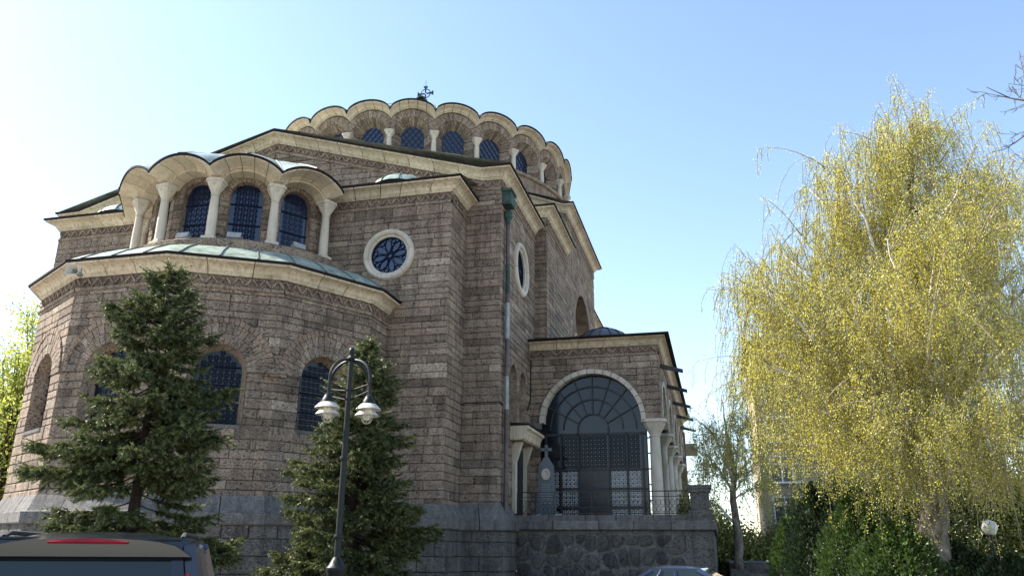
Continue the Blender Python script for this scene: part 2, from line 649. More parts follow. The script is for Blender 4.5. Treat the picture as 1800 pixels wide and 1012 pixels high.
def ring_grille(fc, inside, x0, x1, z0, z1, dep, step=0.2, r=0.09, w=0.022, n=10):
    m = MB()
    nx = int((x1 - x0) / step) + 1
    nz = int((z1 - z0) / step) + 1
    for i in range(nx):
        for j in range(nz):
            x, z = x0 + (i + .5) * step, z0 + (j + .5) * step
            if not inside(x, z):
                continue
            a = [fc.P(x + r * math.cos(2 * PI * k / n), z + r * math.sin(2 * PI * k / n), dep) for k in range(n)]
            b = [fc.P(x + (r - w) * math.cos(2 * PI * k / n), z + (r - w) * math.sin(2 * PI * k / n), dep + 0.012) for k in range(n)]
            m.grid([a, b], 0.5, True)
            for q in range(4):
                t = q * PI / 2 + PI / 4
                c, s_ = math.cos(t), math.sin(t)
                e = 0.014
                m.face([fc.P(x + c * .02 - s_ * e, z + s_ * .02 + c * e, dep + .006), fc.P(x + c * .02 + s_ * e, z + s_ * .02 - c * e, dep + .006),
                        fc.P(x + c * r + s_ * e, z + s_ * r - c * e, dep + .006), fc.P(x + c * r - s_ * e, z + s_ * r + c * e, dep + .006)])
    return m


def bar2(m, fc, a, b, w, d0, d1):
    ax, az = a
    bx, bz = b
    L = math.hypot(bx - ax, bz - az) or 1
    nx, nz = -(bz - az) / L * w / 2, (bx - ax) / L * w / 2
    q = [(ax + nx, az + nz), (bx + nx, bz + nz), (bx - nx, bz - nz), (ax - nx, az - nz)]
    m.hexa([fc.P(x, z, d0) for x, z in q], [fc.P(x, z, d1) for x, z in q])


def offs(path, out, closed=False):
    """mitred offset of a plan path (outside on the right hand of travel = +n)"""
    res = []
    n = len(path)
    for i in range(n):
        ds = []
        if i > 0:
            a, b = Vector(path[i - 1][:2]), Vector(path[i][:2])
            ds.append((b - a).normalized())
        if i < n - 1:
            a, b = Vector(path[i][:2]), Vector(path[i + 1][:2])
            ds.append((b - a).normalized())
        ns = [Vector((d.y, -d.x)) for d in ds]
        if len(ns) == 1:
            o = ns[0] * out
        else:
            bis = ns[0] + ns[1]
            if bis.length < 1e-6:
                bis = ns[0]
            bis.normalize()
            o = bis * (out / max(0.3, bis.dot(ns[0])))
        res.append((path[i][0] + o.x, path[i][1] + o.y, path[i][2]))
    return res


PROF = [(0.0, -0.38), (0.07, -0.38), (0.07, -0.345), (0.10, -0.335), (0.10, -0.30), (0.135, -0.285), (0.15, -0.25), (0.19, -0.18), (0.27, -0.115), (0.38, -0.075), (0.45, -0.065), (0.45, 0.0), (0.0, 0.0)]
PLINTH = [(0.0, 0.02), (0.05, 0.02), (0.07, -0.02), (0.24, -0.42), (0.26, -0.44), (0.40, -0.46), (0.40, -0.74), (0.36, -0.78), (0.0, -0.78)]


def lerp(a, b, t):
    return tuple(x + (y - x) * t for x, y in zip(a, b))


def moulding(path, prof, mat, parent, name, length=1.05, gap=0.013, only=None):
    """stones of a moulded band along a path; each stone is its own object"""
    offd = [offs(path, o) for o, z in prof]
    for i in range(len(path) - 1):
        if only and i not in only:
            continue
        L = (Vector(path[i + 1]) - Vector(path[i])).length
        n = max(1, round(L / length))
        cuts = [0] + [(k + random.uniform(-.12, .12)) / n for k in range(1, n)] + [1]
        for a, b in zip(cuts, cuts[1:]):
            ga = 0 if a == 0 else gap / L
            gb = 0 if b == 1 else gap / L
            rows = []
            jit = random.uniform(-0.006, 0.006)
            for t in (a + ga, b - gb):
                r = []
                for (o, z), of in zip(prof, offd):
                    p = lerp(of[i], of[i + 1], t)
                    r.append((p[0], p[1], p[2] + z + (jit if 0 < z > -0.5 else 0)))
                rows.append(r)
            m = MB()
            t = random.random()
            m.grid(rows, t)
            m.face(rows[0][::-1], t)
            m.face(rows[1], t)
            m.build(name, mat, parent, smooth=False, centre=True)


def flashing(path, parent, name='roof_edge', o0=0.26, o1=0.51, h=0.075, mat='flash'):
    prof = [(o0, 0.004), (o1, 0.004), (o1, h), (o0, h + 0.05)]
    rows = []
    for o, z in prof:
        rows.append([(p[0], p[1], p[2] + z) for p in offs(path, o)])
    m = MB()
    m.grid([list(r) for r in rows] + [rows[0]], 0.5)
    k = [r[0] for r in rows]
    m.face(k)
    m.face([r[-1] for r in rows])
    return m.build(name, mat, parent)


def zigzag(path, parent, dz0=-0.39, dz1=-0.70, period=0.38, only=None):
    """raised zigzag bars and the string course below"""
    m = MB()
    st = MB()
    for i in range(len(path) - 1):
        if only and i not in only:
            continue
        f = Face(path[i][:2], path[i + 1][:2])
        za, zb = path[i][2], path[i + 1][2]
        zt = lambda s: za + (zb - za) * s / f.L
        st.grid([[f.P(-0.0, zt(0) + z, d) for d, z in ((0.0, dz1 - 0.01), (0.075, dz1 - 0.01), (0.075, dz1 - 0.10), (0.0, dz1 - 0.13))],
                 [f.P(f.L, zt(f.L) + z, d) for d, z in ((0.0, dz1 - 0.01), (0.075, dz1 - 0.01), (0.075, dz1 - 0.10), (0.0, dz1 - 0.13))]], 0.6)
        st.face([f.P(0, zt(0) + dz0, 0.004), f.P(f.L, zt(f.L) + dz0, 0.004), f.P(f.L, zt(f.L) + dz1, 0.004), f.P(0, zt(0) + dz1, 0.004)], 0.15)
        n = max(2, round(f.L / (period / 2)))
        for k in range(n):
            s0, s1 = f.L * k / n, f.L * (k + 1) / n
            up = k % 2
            a = (s0 + .012, zt(s0) + (dz1 + 0.05 if up else dz0 - 0.05))
            b = (s1 - .012, zt(s1) + (dz0 - 0.05 if up else dz1 + 0.05))
            h = 0.042
            q = [(a[0], a[1] - h), (b[0], b[1] - h), (b[0], b[1] + h), (a[0], a[1] + h)]
            t = random.random()
            m.hexa([f.P(x, z, 0.0) for x, z in q], [f.P(x, z, 0.065) for x, z in q], t)
    a = m.build('zigzag_frieze', 'frieze', parent)
    st.build('string_course', 'stone', a)
    return a


# ---- lower apse (half of a regular twelve-gon)
AC = (-9.75, -1.6)
AR = 6.35
VB = -1.85                                     # front plane of the flanking bays
def pol(c, r, deg):
    return (c[0] + r * math.sin(R_(deg)), c[1] - r * math.cos(R_(deg)))

angs = [-75, -45, -15, 15, 45, 75]
verts = [pol(AC, AR, a) for a in angs]
verts = [(verts[0][0], VB)] + verts + [(verts[-1][0], VB)]
ZA = 9.87
apath = [(p[0], p[1], ZA) for p in verts]
apse_cornice = flashing(apath, church)
moulding(apath, PROF, 'lime', apse_cornice, 'cornice_stone', 0.95)
zigzag(apath, church)
ppath = [(p[0], p[1], 3.02) for p in verts]
apl = MB()
low = offs(ppath, 0.2)
apl.grid([[(p[0], p[1], 2.28) for p in low], [(p[0], p[1], -0.1) for p in low]], 0.3)
apse_base = apl.build('base_wall', 'lower', church)
moulding(ppath, PLINTH, 'granite', apse_base, 'plinth_stone', 1.0)

def base_blocks(path, parent):
    q = offs(path, 0.27)
    for a, b in zip(q, q[1:]):
        wall('base_core', a[:2], b[:2], -0.05, 2.26, proud=0.045, mat='lower', parent=church, lens=(0.7, 1.4), ext=(0.03, 0.027))
base_blocks(ppath, apse_base)
for i in range(len(verts) - 1):
    p0, p1 = verts[i], verts[i + 1]
    full = 1 <= i <= len(verts) - 3
    L = (Vector(p1) - Vector(p0)).length
    ops = [('arch', L / 2, 1.5, 5.02, 6.56)] if full else []
    if not full:
        wall('apse_wall', p0, p1, 3.0, ZA - .80, ext=(0.03, 0.03) if i == 0 else (0.03, 0))
        continue
    sc = L / 2
    fc, wo_ = wall('apse_wall', p0, p1, 3.0, ZA - .80, [('arch', sc, 0.82, 5.02, 6.56)], ext=(0.031, 0.027), collect=True)
    # arch rings: hood bricks, outer and inner voussoirs
    indiv = i in (1, 2, 3, 4, 5)
    voussoirs(fc, sc, 6.56, 1.44, 1.60, 30, 0.085, wo_, name='hood_brick', tints=(0.3, 0.7), indiv=False).build('hood_bricks', 'frieze', wo_)
    voussoirs(fc, sc, 6.56, 1.13, 1.44, 19, 0.062, wo_)
    voussoirs(fc, sc, 6.56, 0.81, 1.13, 17, 0.05, wo_)
    rv = reveal(fc, outline(sc, 0.82, 5.02, 6.56), 0.03, outline(sc, 0.66, 5.06, 6.56), -0.38)
    rv.build('window_reveal', 'stone', wo_, smooth=False)
    gl = MB()
    gl.face([fc.P(x, z, -0.36) for x, z in outline(sc, 0.68, 5.04, 6.56)])
    win = gl.build('window', 'glassdark', church)
    gm = ring_grille(fc, lambda x, z: hole_w(('arch', sc, 0.64, 5.05, 6.56), z) - abs(x - sc) > 0.06, sc - 0.7, sc + 0.7, 5.06, 7.3, -0.32, 0.17, 0.08, 0.016, 8)
    for zz in (5.6, 6.2, 6.75):
        bar2(gm, fc, (sc - hole_w(('arch', sc, .66, 5, 6.56), zz), zz), (sc + hole_w(('arch', sc, .66, 5, 6.56), zz), zz), 0.035, -0.33, -0.30)
    gm.build('grille', 'grille', win)
    si = MB()
    si.hexa([fc.P(x, z, -0.3) for x, z in ((sc - .8, 4.9), (sc + .8, 4.9), (sc + .8, 5.03), (sc - .8, 5.03))], [fc.P(x, z, 0.06) for x, z in ((sc - .8, 4.9), (sc + .8, 4.9), (sc + .8, 5.0), (sc - .8, 5.0))])
    si.build('sill', 'granite', win)
# corbel stones between the arches at the polygon corners
for a in (45,):
    m = MB()
    c = pol(AC, AR + 0.04, a)
    m.box((c[0], c[1], 6.62), (0.75, 0.2, 0.12), 0.8, R_(a))
    m.box((c[0], c[1], 6.52), (0.6, 0.13, 0.1), 0.5, R_(a))
    m.build('corbel', 'stone', church, centre=True)

# lower apse roof: conical copper skirt with standing seams up to the upper drum
UC = (-9.9, -1.07)
rm = MB()
NSEG = 44
lo, mid, hi = [], [], []
op = offs(apath, 0.47)
def ray_poly(ang):
    d = Vector((math.sin(ang), -math.cos(ang)))
    best = None
    for i in range(len(op) - 1):
        a, b = Vector(op[i][:2]), Vector(op[i + 1][:2])
        e = b - a
        den = d.x * e.y - d.y * e.x
        if abs(den) < 1e-9:
            continue
        w_ = a - Vector(UC)
        t = (w_.x * e.y - w_.y * e.x) / den
        s = (w_.x * d.y - w_.y * d.x) / den
        if t > 0 and -1e-6 <= s <= 1 + 1e-6:
            best = t if best is None else min(best, t)
    return best
rows = [[], [], [], [], []]
aa = [R_(-97) + R_(194) * k / NSEG for k in range(NSEG + 1)]
seams = MB()
for k, a in enumerate(aa):
    rr = ray_poly(a) or 6.9
    e_ = rr - 4.3
    prof = [(rr, ZA + 0.075), (rr - .18 * e_, ZA + 0.42), (rr - .42 * e_, ZA + 0.80), (rr - .72 * e_, ZA + 1.08), (4.3, ZA + 1.2)]
    pts = []
    for j, (r_, z) in enumerate(prof):
        p = (UC[0] + r_ * math.sin(a), min(UC[1] - r_ * math.cos(a), VB), z)
        rows[j].append(p)
        pts.append((p[0], p[1], z + 0.02))
    if k % 2 == 0 and UC[1] - rr * math.cos(a) < VB - 0.15:
        seams.tube(pts, 0.028, 4)
rm.grid(rows)
ar = rm.build('apse_roof', 'copper', church, smooth=True)
seams.build('roof_seam', 'seam', ar)

# ---- upper apse: five window bays, columns, scalloped hood
UR = 3.62
uw = [pol(UC, UR / math.cos(R_(14)), a) for a in (-98, -70, -42, -14, 14, 42, 70, 98)]
base = MB()
b0 = [pol(UC, 4.5, a) for a in range(-100, 101, 10)]
base.grid([[(p[0], p[1], 10.7) for p in b0], [(p[0], p[1], 11.2) for p in b0], [(p[0], p[1], 11.5) for p in b0], [(UC[0] + (p[0] - UC[0]) * .97, UC[1] + (p[1] - UC[1]) * .97, 11.58) for p in b0], [(UC[0] + (p[0] - UC[0]) * .75, UC[1] + (p[1] - UC[1]) * .75, 11.6) for p in b0]], 0.4)
base.build('sill_course', 'stone', church)
for i in range(7):
    p0, p1 = uw[i], uw[i + 1]
    L = (Vector(p1) - Vector(p0)).length
    sc = L / 2
    if i in (0, 6):
        wall('drum_wall', p0, p1, 11.55, 14.5, small=True)
        continue
    ZS, RW = 13.47, 0.56
    fc, wo_ = wall('drum_wall', p0, p1, 11.55, 14.5, [('arch', sc, RW + 0.02, 11.72, ZS)], ext=(-0.01, -0.01), proud=0.03, small=True, lens=(0.3, 0.6))
    voussoirs(fc, sc, ZS, RW, RW + 0.26, 15, 0.045, wo_)
    reveal(fc, outline(sc, RW + .02, 11.72, ZS), 0.02, outline(sc, RW - .03, 11.74, ZS), -0.2).build('window_reveal', 'stone', wo_)
    gl = MB()
    gl.face([fc.P(x, z, -0.18) for x, z in outline(sc, RW, 11.7, ZS)])
    win = gl.build('window', 'glass', church)
    gm = ring_grille(fc, lambda x, z: hole_w(('arch', sc, RW - .03, 11.72, ZS), z) - abs(x - sc) > 0.05, sc - 0.6, sc + 0.6, 11.74, 14.1, -0.13, 0.2, 0.095, 0.024, 10)
    for zz in (12.45, 13.2):
        bar2(gm, fc, (sc - RW, zz), (sc + RW, zz), 0.03, -0.14, -0.12)
    gm.build('grille', 'grille', win)


def make_column(name, h, r, parent, cap_h=0.42, cap_w=0.3, base_h=0.12, mat='marble', taper=0.82):
    """root at the column's foot: shaft with base and flared square capital"""
    s = MB()
    s.lathe([(r * 1.0, base_h), (r * 1.0, base_h + .02), (r * .97, h * .4), (r * taper, h - cap_h)], 14)
    sh = s.build(name, mat, parent, smooth=True)
    b = MB()
    b.box((0, 0, base_h * .35), (r * 2.7, r * 2.7, base_h * .7))
    b.lathe([(r * 1.3, base_h * .7), (r * 1.32, base_h * .85), (r * 1.15, base_h + 0.02), (r, base_h + .05)], 14)
    b.build('base', mat, sh)
    c = MB()
    n = 4
    rows = []
    for z, w in ((h - cap_h - .04, r * taper * 1.15), (h - cap_h, r * taper * 1.15), (h - cap_h + .01, r * taper * 1.0), (h - cap_h * .8, r * taper + (cap_w - r * taper) * .18), (h - cap_h * .5, r * taper + (cap_w - r * taper) * .55), (h - cap_h * .2, cap_w * .97), (h - cap_h * .19, cap_w * 1.08), (h, cap_w * 1.08)):
        k = min(1, max(0, (w - r * taper * 1.1) / ((cap_w - r * taper) * .4)))
        row = []
        for j in range(16):
            a = 2 * PI * (j + .5) / 16
            cr = w
            sq = w / max(abs(math.cos(a)), abs(math.sin(a)))
            rad = cr * (1 - k) + min(sq, w * 1.36) * k
            row.append((rad * math.cos(a), rad * math.sin(a), z))
        rows.append(row)
    c.grid(rows, 0.3, True)
    c.face(rows[-1])
    # small round bosses on the faces of the capital
    for q in range(4):
        a = q * PI / 2
        cx, cy = math.cos(a) * cap_w * .80, math.sin(a) * cap_w * .80
        c.box((cx, cy, h - cap_h * .33), (.07, .07, .09), 0.9, a)
    c.build('capital', mat, sh)
    return sh

proto = None
for a in (-70, -42, -14, 14, 42, 70):
    if proto is None:
        o = proto = make_column('column', 2.22, 0.165, church, 0.54, 0.28, 0.14, 'marble', 0.8)
    else:
        o = copy_tree(proto, church)
    c = pol(UC, 4.14, a)
    o.location = (c[0], c[1], 11.56)
    o.rotation_euler = (0, 0, R_(a))


def scallop_hood(centre, nbay, half, a_list, r_wall, r_face, r_out, zfun_in, zfun_out, parent, mat, nstone, flash_name, stone_name, ring=None):
    """moulded arches over the bays; every stone is an object under the dark roof edge"""
    roots = []
    for a in a_list:
        fl = MB()
        rows = [[], [], [], []]
        K = 20
        for k in range(K + 1):
            s = -1 + 2 * k / K
            t = R_(a) + R_(half) * s
            z = zfun_out(s)
            for j, (rr, dz) in enumerate(((r_out - 0.25, 0.01), (r_out + 0.05, 0.004), (r_out + 0.05, 0.085), (r_out - 0.25, 0.13))):
                rows[j].append((centre[0] + rr * math.sin(t), centre[1] - rr * math.cos(t), z + dz))
        fl.grid(rows + [rows[0]])
        root = fl.build(flash_name, 'flash', parent)
        roots.append(root)
        for q in range(nstone):
            s0, s1 = -1 + 2 * q / nstone, -1 + 2 * (q + 1) / nstone
            gp = 0.012 / (R_(half) * r_out)
            s0 += gp if q else 0
            s1 -= gp if q < nstone - 1 else 0
            st = []
            sub = 5
            for k in range(sub + 1):
                s = s0 + (s1 - s0) * k / sub
                t = R_(a) + R_(half) * s
                zi, zo = zfun_in(s), zfun_out(s)
                d = r_out - r_face
                prof = [(r_wall, zi), (r_face - 0.12, zi), (r_face - 0.12, zi + 0.085), (r_face - .03, zi + 0.09), (r_face - .03, zi + 0.145), (r_face + d * .12, zi + .15)]
                zb = zi + 0.155
                for f_ in (0.25, 0.5, 0.75, 1.0):
                    x = r_face + d * (0.12 + 0.85 * (1 - math.cos(f_ * PI / 2)) * 1.0)
                    prof.append((x, zb + (max(zo - 0.06, zb + 0.02) - zb) * math.sin(f_ * PI / 2)))
                prof += [(r_out, max(zo - 0.05, zb + .02)), (r_out, max(zo, zb + 0.06)), (r_wall, max(zo, zb + 0.06))]
                st.append([(centre[0] + r * math.sin(t), centre[1] - r * math.cos(t), z) for r, z in prof])
            m = MB()
            tt = random.random()
            m.grid(st, tt)
            m.face(st[0][::-1], tt)
            m.face(st[-1], tt)
            m.build(stone_name, mat, root, smooth=True)
    return roots


def zi_u(s):
    x = abs(s) / 0.80
    return 13.74 + (0.46 * math.sqrt(1 - x * x) if x < 1 else 0)

def zo_u(s):
    return 13.95 + 0.46 * max(0, 1 - s * s) ** 0.8

scallop_hood(UC, 5, 14, (-56, -28, 0, 28, 56), 3.55, 4.3, 4.95, zi_u, zo_u, church, 'limec', 5, 'roof_edge', 'hood_stone')
# roof of the upper apse: scalloped half dome
rm = MB()
rows = []
K = 80
for fz, rr in ((0, 4.97), (0.18, 4.3), (0.38, 3.5), (0.6, 2.5), (0.82, 1.2), (1.0, 0.02)):
    row = []
    for k in range(K + 1):
        a = -70 + 140 * k / K
        s = ((a + 70) % 28) / 14 - 1
        z = zo_u(s) * (1 - min(1, fz * 2)) + (14.5) * min(1, fz * 2) + 1.15 * math.sin(fz * PI / 2) + 0.09
        p = pol(UC, rr, a)
        row.append((p[0], min(p[1], VB + .02) if fz < .3 else p[1], z))
    rows.append(row)
rm.grid(rows)
ur = rm.build('upper_apse_roof', 'copper', church, smooth=True)
sm = MB()
for k in range(0, K + 1, 8):
    sm.tube([(r[k][0], r[k][1], r[k][2] + .02) for r in rows], 0.03, 4)
sm.build('roof_seam', 'seam', ur)

# ---- flanking bays
UB = -1.38
ZB = 14.42
lx = -19.9 + 1.5
bays = [((verts[-1][0] - 2.6, VB), (UB, VB), (UB, 0.0)), ((-18.4, 0.0), (-18.4, VB), (verts[0][0] + 2.6, VB))]
RC = (-3.70, 11.78)
for bi, b in enumerate(bays):
    pth = [(p[0], p[1], ZB) for p in b]
    fl = flashing(pth, church)
    moulding(pth, PROF, 'lime', fl, 'cornice_stone', 1.0)
    zigzag(pth, church)
    for k in range(2):
        p0, p1 = b[k], b[k + 1]
        front = (bi == 0 and k == 0) or (bi == 1 and k == 1)
        if bi == 0 and front:
            s_c = RC[0] - p0[0]
            fc, wo_ = wall('bay_wall', p0, p1, 3.0, ZB - .80, [('circ', s_c, RC[1], 0.80)], ext=(0, 0.031))
            rosef = fc
            rose_wall = wo_
        else:
            wall('bay_wall', p0, p1, 3.0, ZB - .80, ext=((0.027, 0) if (bi == 0) else ((0.0, 0.031) if k == 0 else (0.027, 0))))
    pp = [(p[0], p[1], 3.02) for p in b]
    bm = MB()
    lw = offs(pp, 0.2)
    bm.grid([[(p[0], p[1], 2.28) for p in lw], [(p[0], p[1], -0.1) for p in lw]], 0.4)
    bo = bm.build('base_wall', 'lower', church)
    moulding(pp, PLINTH, 'granite', bo, 'plinth_stone', 0.9)
    if bi == 0:
        base_blocks(pp, bo)
    # bay roof and its small domed cap
    u0, u1 = min(b[0][0], b[2][0]), max(b[0][0], b[2][0])
    rf = MB()
    rf.face([(u0 - .45, VB - .45, ZB + .1), (u1 + .45, VB - .45, ZB + .1), (u1 + .45, 0, ZB + .75), (u0 - .45, 0, ZB + .75)])
    rfo = rf.build('bay_roof', 'copper', church)
    cu = -3.75 if bi == 0 else -16.1
    dm = MB()
    dm.lathe([(1.15, 0.0), (1.05, 0.16), (0.85, 0.33), (0.6, 0.46), (0.3, 0.53), (0.02, 0.55)], 20, (cu, -0.95, ZB + 0.3))
    dmo = dm.build('dome_cap', 'copper', rfo, smooth=True)
    fm = MB()
    fm.lathe([(0.02, 0.5), (0.11, 0.53), (0.13, 0.61), (0.07, 0.70), (0.09, 0.75), (0.01, 0.85)], 10, (cu, -0.95, ZB + 0.3))
    for k in range(10):
        a = 2 * PI * k / 10
        fm.tube([(cu + r * math.cos(a), -0.95 + r * math.sin(a), ZB + .3 + z) for r, z in ((1.15, .02), (1.05, .18), (.85, .35), (.6, .48), (.3, .55))], 0.022, 4)
    fm.build('finial', 'verdigris', rfo)


def rose(fc, sc, zc, ro, ri, wallo):
    """round window: moulded stone ring in six pieces, glass, petal tracery"""
    gl = MB()
    gl.face([fc.P(x, z, -0.10) for x, z in circle(sc, zc, ri + .03)])
    win = gl.build('rose_window', 'glass', church)
    n = 6
    prof = [(ri - .02, -0.12), (ri - .02, 0.02), (ri + .05, 0.04), (ri + .07, 0.10), (ri + .12, 0.15), (ri + .20, 0.16), (ro - .03, 0.12), (ro, 0.06), (ro, -0.02)]
    for q in range(n):
        a0, a1 = 2 * PI * q / n + .2 + .006, 2 * PI * (q + 1) / n + .2 - .006
        st = []
        for k in range(9):
            a = a0 + (a1 - a0) * k / 8
            st.append([fc.P(sc + r * math.cos(a), zc + r * math.sin(a), d) for r, d in prof])
        m = MB()
        t = random.random()
        m.grid(st, t)
        m.face(st[0], t)
        m.face(st[-1], t)
        m.build('ring_stone', 'marble', win, smooth=True)
    tr = MB()
    for q in range(8):
        a = q * PI / 4 + .2
        ca, sa = math.cos(a), math.sin(a)
        for sgn in (-1, 1):
            prev = None
            for k in range(9):
                t = k / 8
                r = ri * (0.16 + 0.80 * t)
                w = sgn * ri * 0.17 * math.sin(PI * t)
                p = (sc + ca * r - sa * w, zc + sa * r + ca * w)
                if prev:
                    bar2(tr, fc, prev, p, 0.022, -0.09, -0.06)
                prev = p
        b = a + PI / 8
        for k in range(8):
            t0, t1 = 2 * PI * k / 8, 2 * PI * (k + 1) / 8
            cx, cz, rr = sc + math.cos(b) * ri * .80, zc + math.sin(b) * ri * .80, ri * .12
            bar2(tr, fc, (cx + rr * math.cos(t0), cz + rr * math.sin(t0)), (cx + rr * math.cos(t1), cz + rr * math.sin(t1)), 0.02, -0.09, -0.06)
    for k in range(24):
        t0, t1 = 2 * PI * k / 24, 2 * PI * (k + 1) / 24
        for rr in (ri * .14, ri * .97):
            bar2(tr, fc, (sc + rr * math.cos(t0), zc + rr * math.sin(t0)), (sc + rr * math.cos(t1), zc + rr * math.sin(t1)), 0.035, -0.09, -0.05)
    tr.build('tracery', 'grille', win)


rose(rosef, RC[0] - bays[0][0][0], RC[1], 0.99, 0.72, rose_wall)

# ---- main block: gabled east front, side wall with rose window
GC = -9.9
ZE, ZR = 15.62, 18.42
gu0, gu1 = -19.8, 0.0
fpath = [(gu0, 5.0, ZE), (gu0, 0.0, ZE), (gu0 + 0.7, 0.0, ZE + .02), (GC, 0.0, ZR), (-0.7, 0.0, ZE + .02), (0.0, 0.0, ZE), (0.0, 5.85, ZE)]
mf = flashing(fpath, church)
moulding(fpath, PROF, 'lime', mf, 'cornice_stone', 1.05)
zigzag(fpath, church)
def gtop(s):
    u = gu0 + s
    return ZE - .80 + (ZR - ZE) * max(0, 1 - max(0, abs(u - GC)) / (-0.7 - GC))
wall('front_wall', (gu0, 0), (-0.0, 0), 12.0, ZR - .80, ext=(0.03, 0.031), top=gtop)
wall('front_wall', (UB, 0), (-0.0, 0), 3.0, 12.0, ext=(0, 0.031))
sfc, swo = wall('side_wall', (0, 0), (0, 5.85), 3.0, ZE - .80, [('circ', 3.1, 12.62, 0.92), ('arch', 2.0, 0.55, 6.1, 7.85), ('arch', 3.55, 0.55, 6.1, 7.85)], ext=(0.027, 0))
rose(sfc, 3.1, 12.62, 1.14, 0.84, swo)
for sc in (2.0, 3.55):
    voussoirs(sfc, sc, 7.85, 0.54, 0.78, 13, 0.05, swo)
    reveal(sfc, outline(sc, .55, 6.1, 7.85), 0.02, outline(sc, .5, 6.12, 7.85), -0.3).build('window_reveal', 'stone', swo)
    gl = MB()
    gl.face([sfc.P(x, z, -0.28) for x, z in outline(sc, .53, 6.1, 7.85)])
    w_ = gl.build('window', 'glass', church)
    ring_grille(sfc, lambda x, z: hole_w(('arch', sc, .48, 6.1, 7.85), z) - abs(x - sc) > .05, sc - .55, sc + .55, 6.12, 8.4, -.24, .2, .095, .022, 8).build('grille', 'grille', w_)
# side door under a moulded stone canopy
dr = MB()
dr.hexa([sfc.P(x, z, 0.0) for x, z in ((2.2, 2.9), (3.5, 2.9), (3.5, 5.3), (2.2, 5.3))], [sfc.P(x, z, 0.06) for x, z in ((2.2, 2.9), (3.5, 2.9), (3.5, 5.3), (2.2, 5.3))])
door = dr.build('side_door', 'iron', church)
for x in (2.05, 3.65):
    j = MB()
    j.hexa([sfc.P(a, z, 0.0) for a, z in ((x - .16, 2.9), (x + .16, 2.9), (x + .16, 5.4), (x - .16, 5.4))], [sfc.P(a, z, 0.14) for a, z in ((x - .16, 2.9), (x + .16, 2.9), (x + .16, 5.4), (x - .16, 5.4))])
    j.build('jamb', 'marble', door)
    k = MB()
    k.hexa([sfc.P(x - .14, z, d) for d, z in ((0.1, 4.6), (0.17, 4.8), (0.38, 5.45), (0.1, 5.45))], [sfc.P(x + .14, z, d) for d, z in ((0.1, 4.6), (0.17, 4.8), (0.38, 5.45), (0.1, 5.45))])
    k.build('console', 'marble', door)
cp = [(0.03, 1.5, 5.98), (0.03, 4.3, 5.98)]
cf = flashing(cp, church, 'canopy_edge', 0.0, 0.72)
moulding(cp, [(0.0, -.50), (.40, -.50), (.45, -.5), (.52, -.45), (.55, -.3), (.62, -.15), (.70, -.1), (.70, 0), (0, 0)], 'lime', cf, 'canopy_stone', 0.7)
# plinth of the corner
pp = [(UB, 0, 3.02), (0, 0, 3.02), (0, 1.6, 3.02)]
bm = MB()
lw = offs(pp, 0.2)
bm.grid([[(p[0], p[1], 2.28) for p in lw], [(p[0], p[1], -0.1) for p in lw]], 0.4)
bo = bm.build('base_wall', 'lower', church)
PL2 = [(0.0, 0.12), (0.05, 0.12), (0.07, 0.06), (0.36, -0.42), (0.38, -0.44), (0.44, -0.46), (0.44, -0.74), (0.40, -0.78), (0.0, -0.78)]
moulding(pp, PL2, 'granite', bo, 'plinth_stone', 0.9)
base_blocks(pp, bo)
# roof of the main block
rf = MB()
rf.grid([[(gu0 - .45, y, ZE + .09), (GC, y, ZR + .14), (0.45, y, ZE + .09)] for y in (-0.45, 11.3)])
rf.build('main_roof', 'copper', church)

# ---- transept (low flanks and the higher middle) and drum base
UT = 0.55
tl = [(0.0, 5.85, 16.45), (UT, 5.85, 16.45), (UT, 11.0, 16.45)]
tf = flashing(tl, church)
moulding(tl, PROF, 'lime', tf, 'cornice_stone', 0.95)
zigzag(tl, church)
wall('transept_wall', (0, 5.85), (UT, 5.85), 3.0, 15.66, ext=(0, 0.03))
wall('transept_wall', (UT, 5.85), (UT, 11.0), 9.0, 15.66, ext=(0.027, 0))
rf = MB()
rf.face([(-4, 5.4, 16.56), (UT + .45, 5.4, 16.56), (UT + .45, 11.0, 16.56), (-4, 11.0, 16.8)])
rf.build('flank_roof', 'copper', church)
th = [(-3.4, 11.0, 20.35), (UT - .05, 11.0, 18.84), (UT, 11.0, 18.82), (UT, 20.6, 18.82), (UT - .6, 20.6, 18.82)]
tf = flashing(th, church)
moulding(th, PROF, 'lime', tf, 'cornice_stone', 1.05, only=(0, 1, 2, 3))
zigzag(th, church, only=(0, 1, 2, 3))
wall('transept_wall', (-10, 11.0), (UT, 11.0), 15.0, 20.3, ext=(0, 0.03), top=lambda q: 18.04 + 0.385 * max(0, UT - (q - 10)))
TAC, TAR = 15.9 - 11.0, 2.75
tfc, two = wall('transept_wall', (UT, 11.0), (UT, 20.6), 9.0, 18.05, [('arch', TAC, TAR, 9.0, 12.6)], ext=(0.027, 0.03))
voussoirs(tfc, TAC, 12.6, TAR - .02, TAR + .62, 27, 0.045, two)
reveal(tfc, outline(TAC, TAR, 9.0, 12.6), 0.02, outline(TAC, TAR, 9.0, 12.6), -0.7, False).build('arch_soffit', 'frieze', two)
pn = MB()
pn.face([tfc.P(x, z, -0.68) for x, z in outline(TAC, TAR + .05, 9.0, 12.6)])
pn.build('arch_panel', 'stone', two)
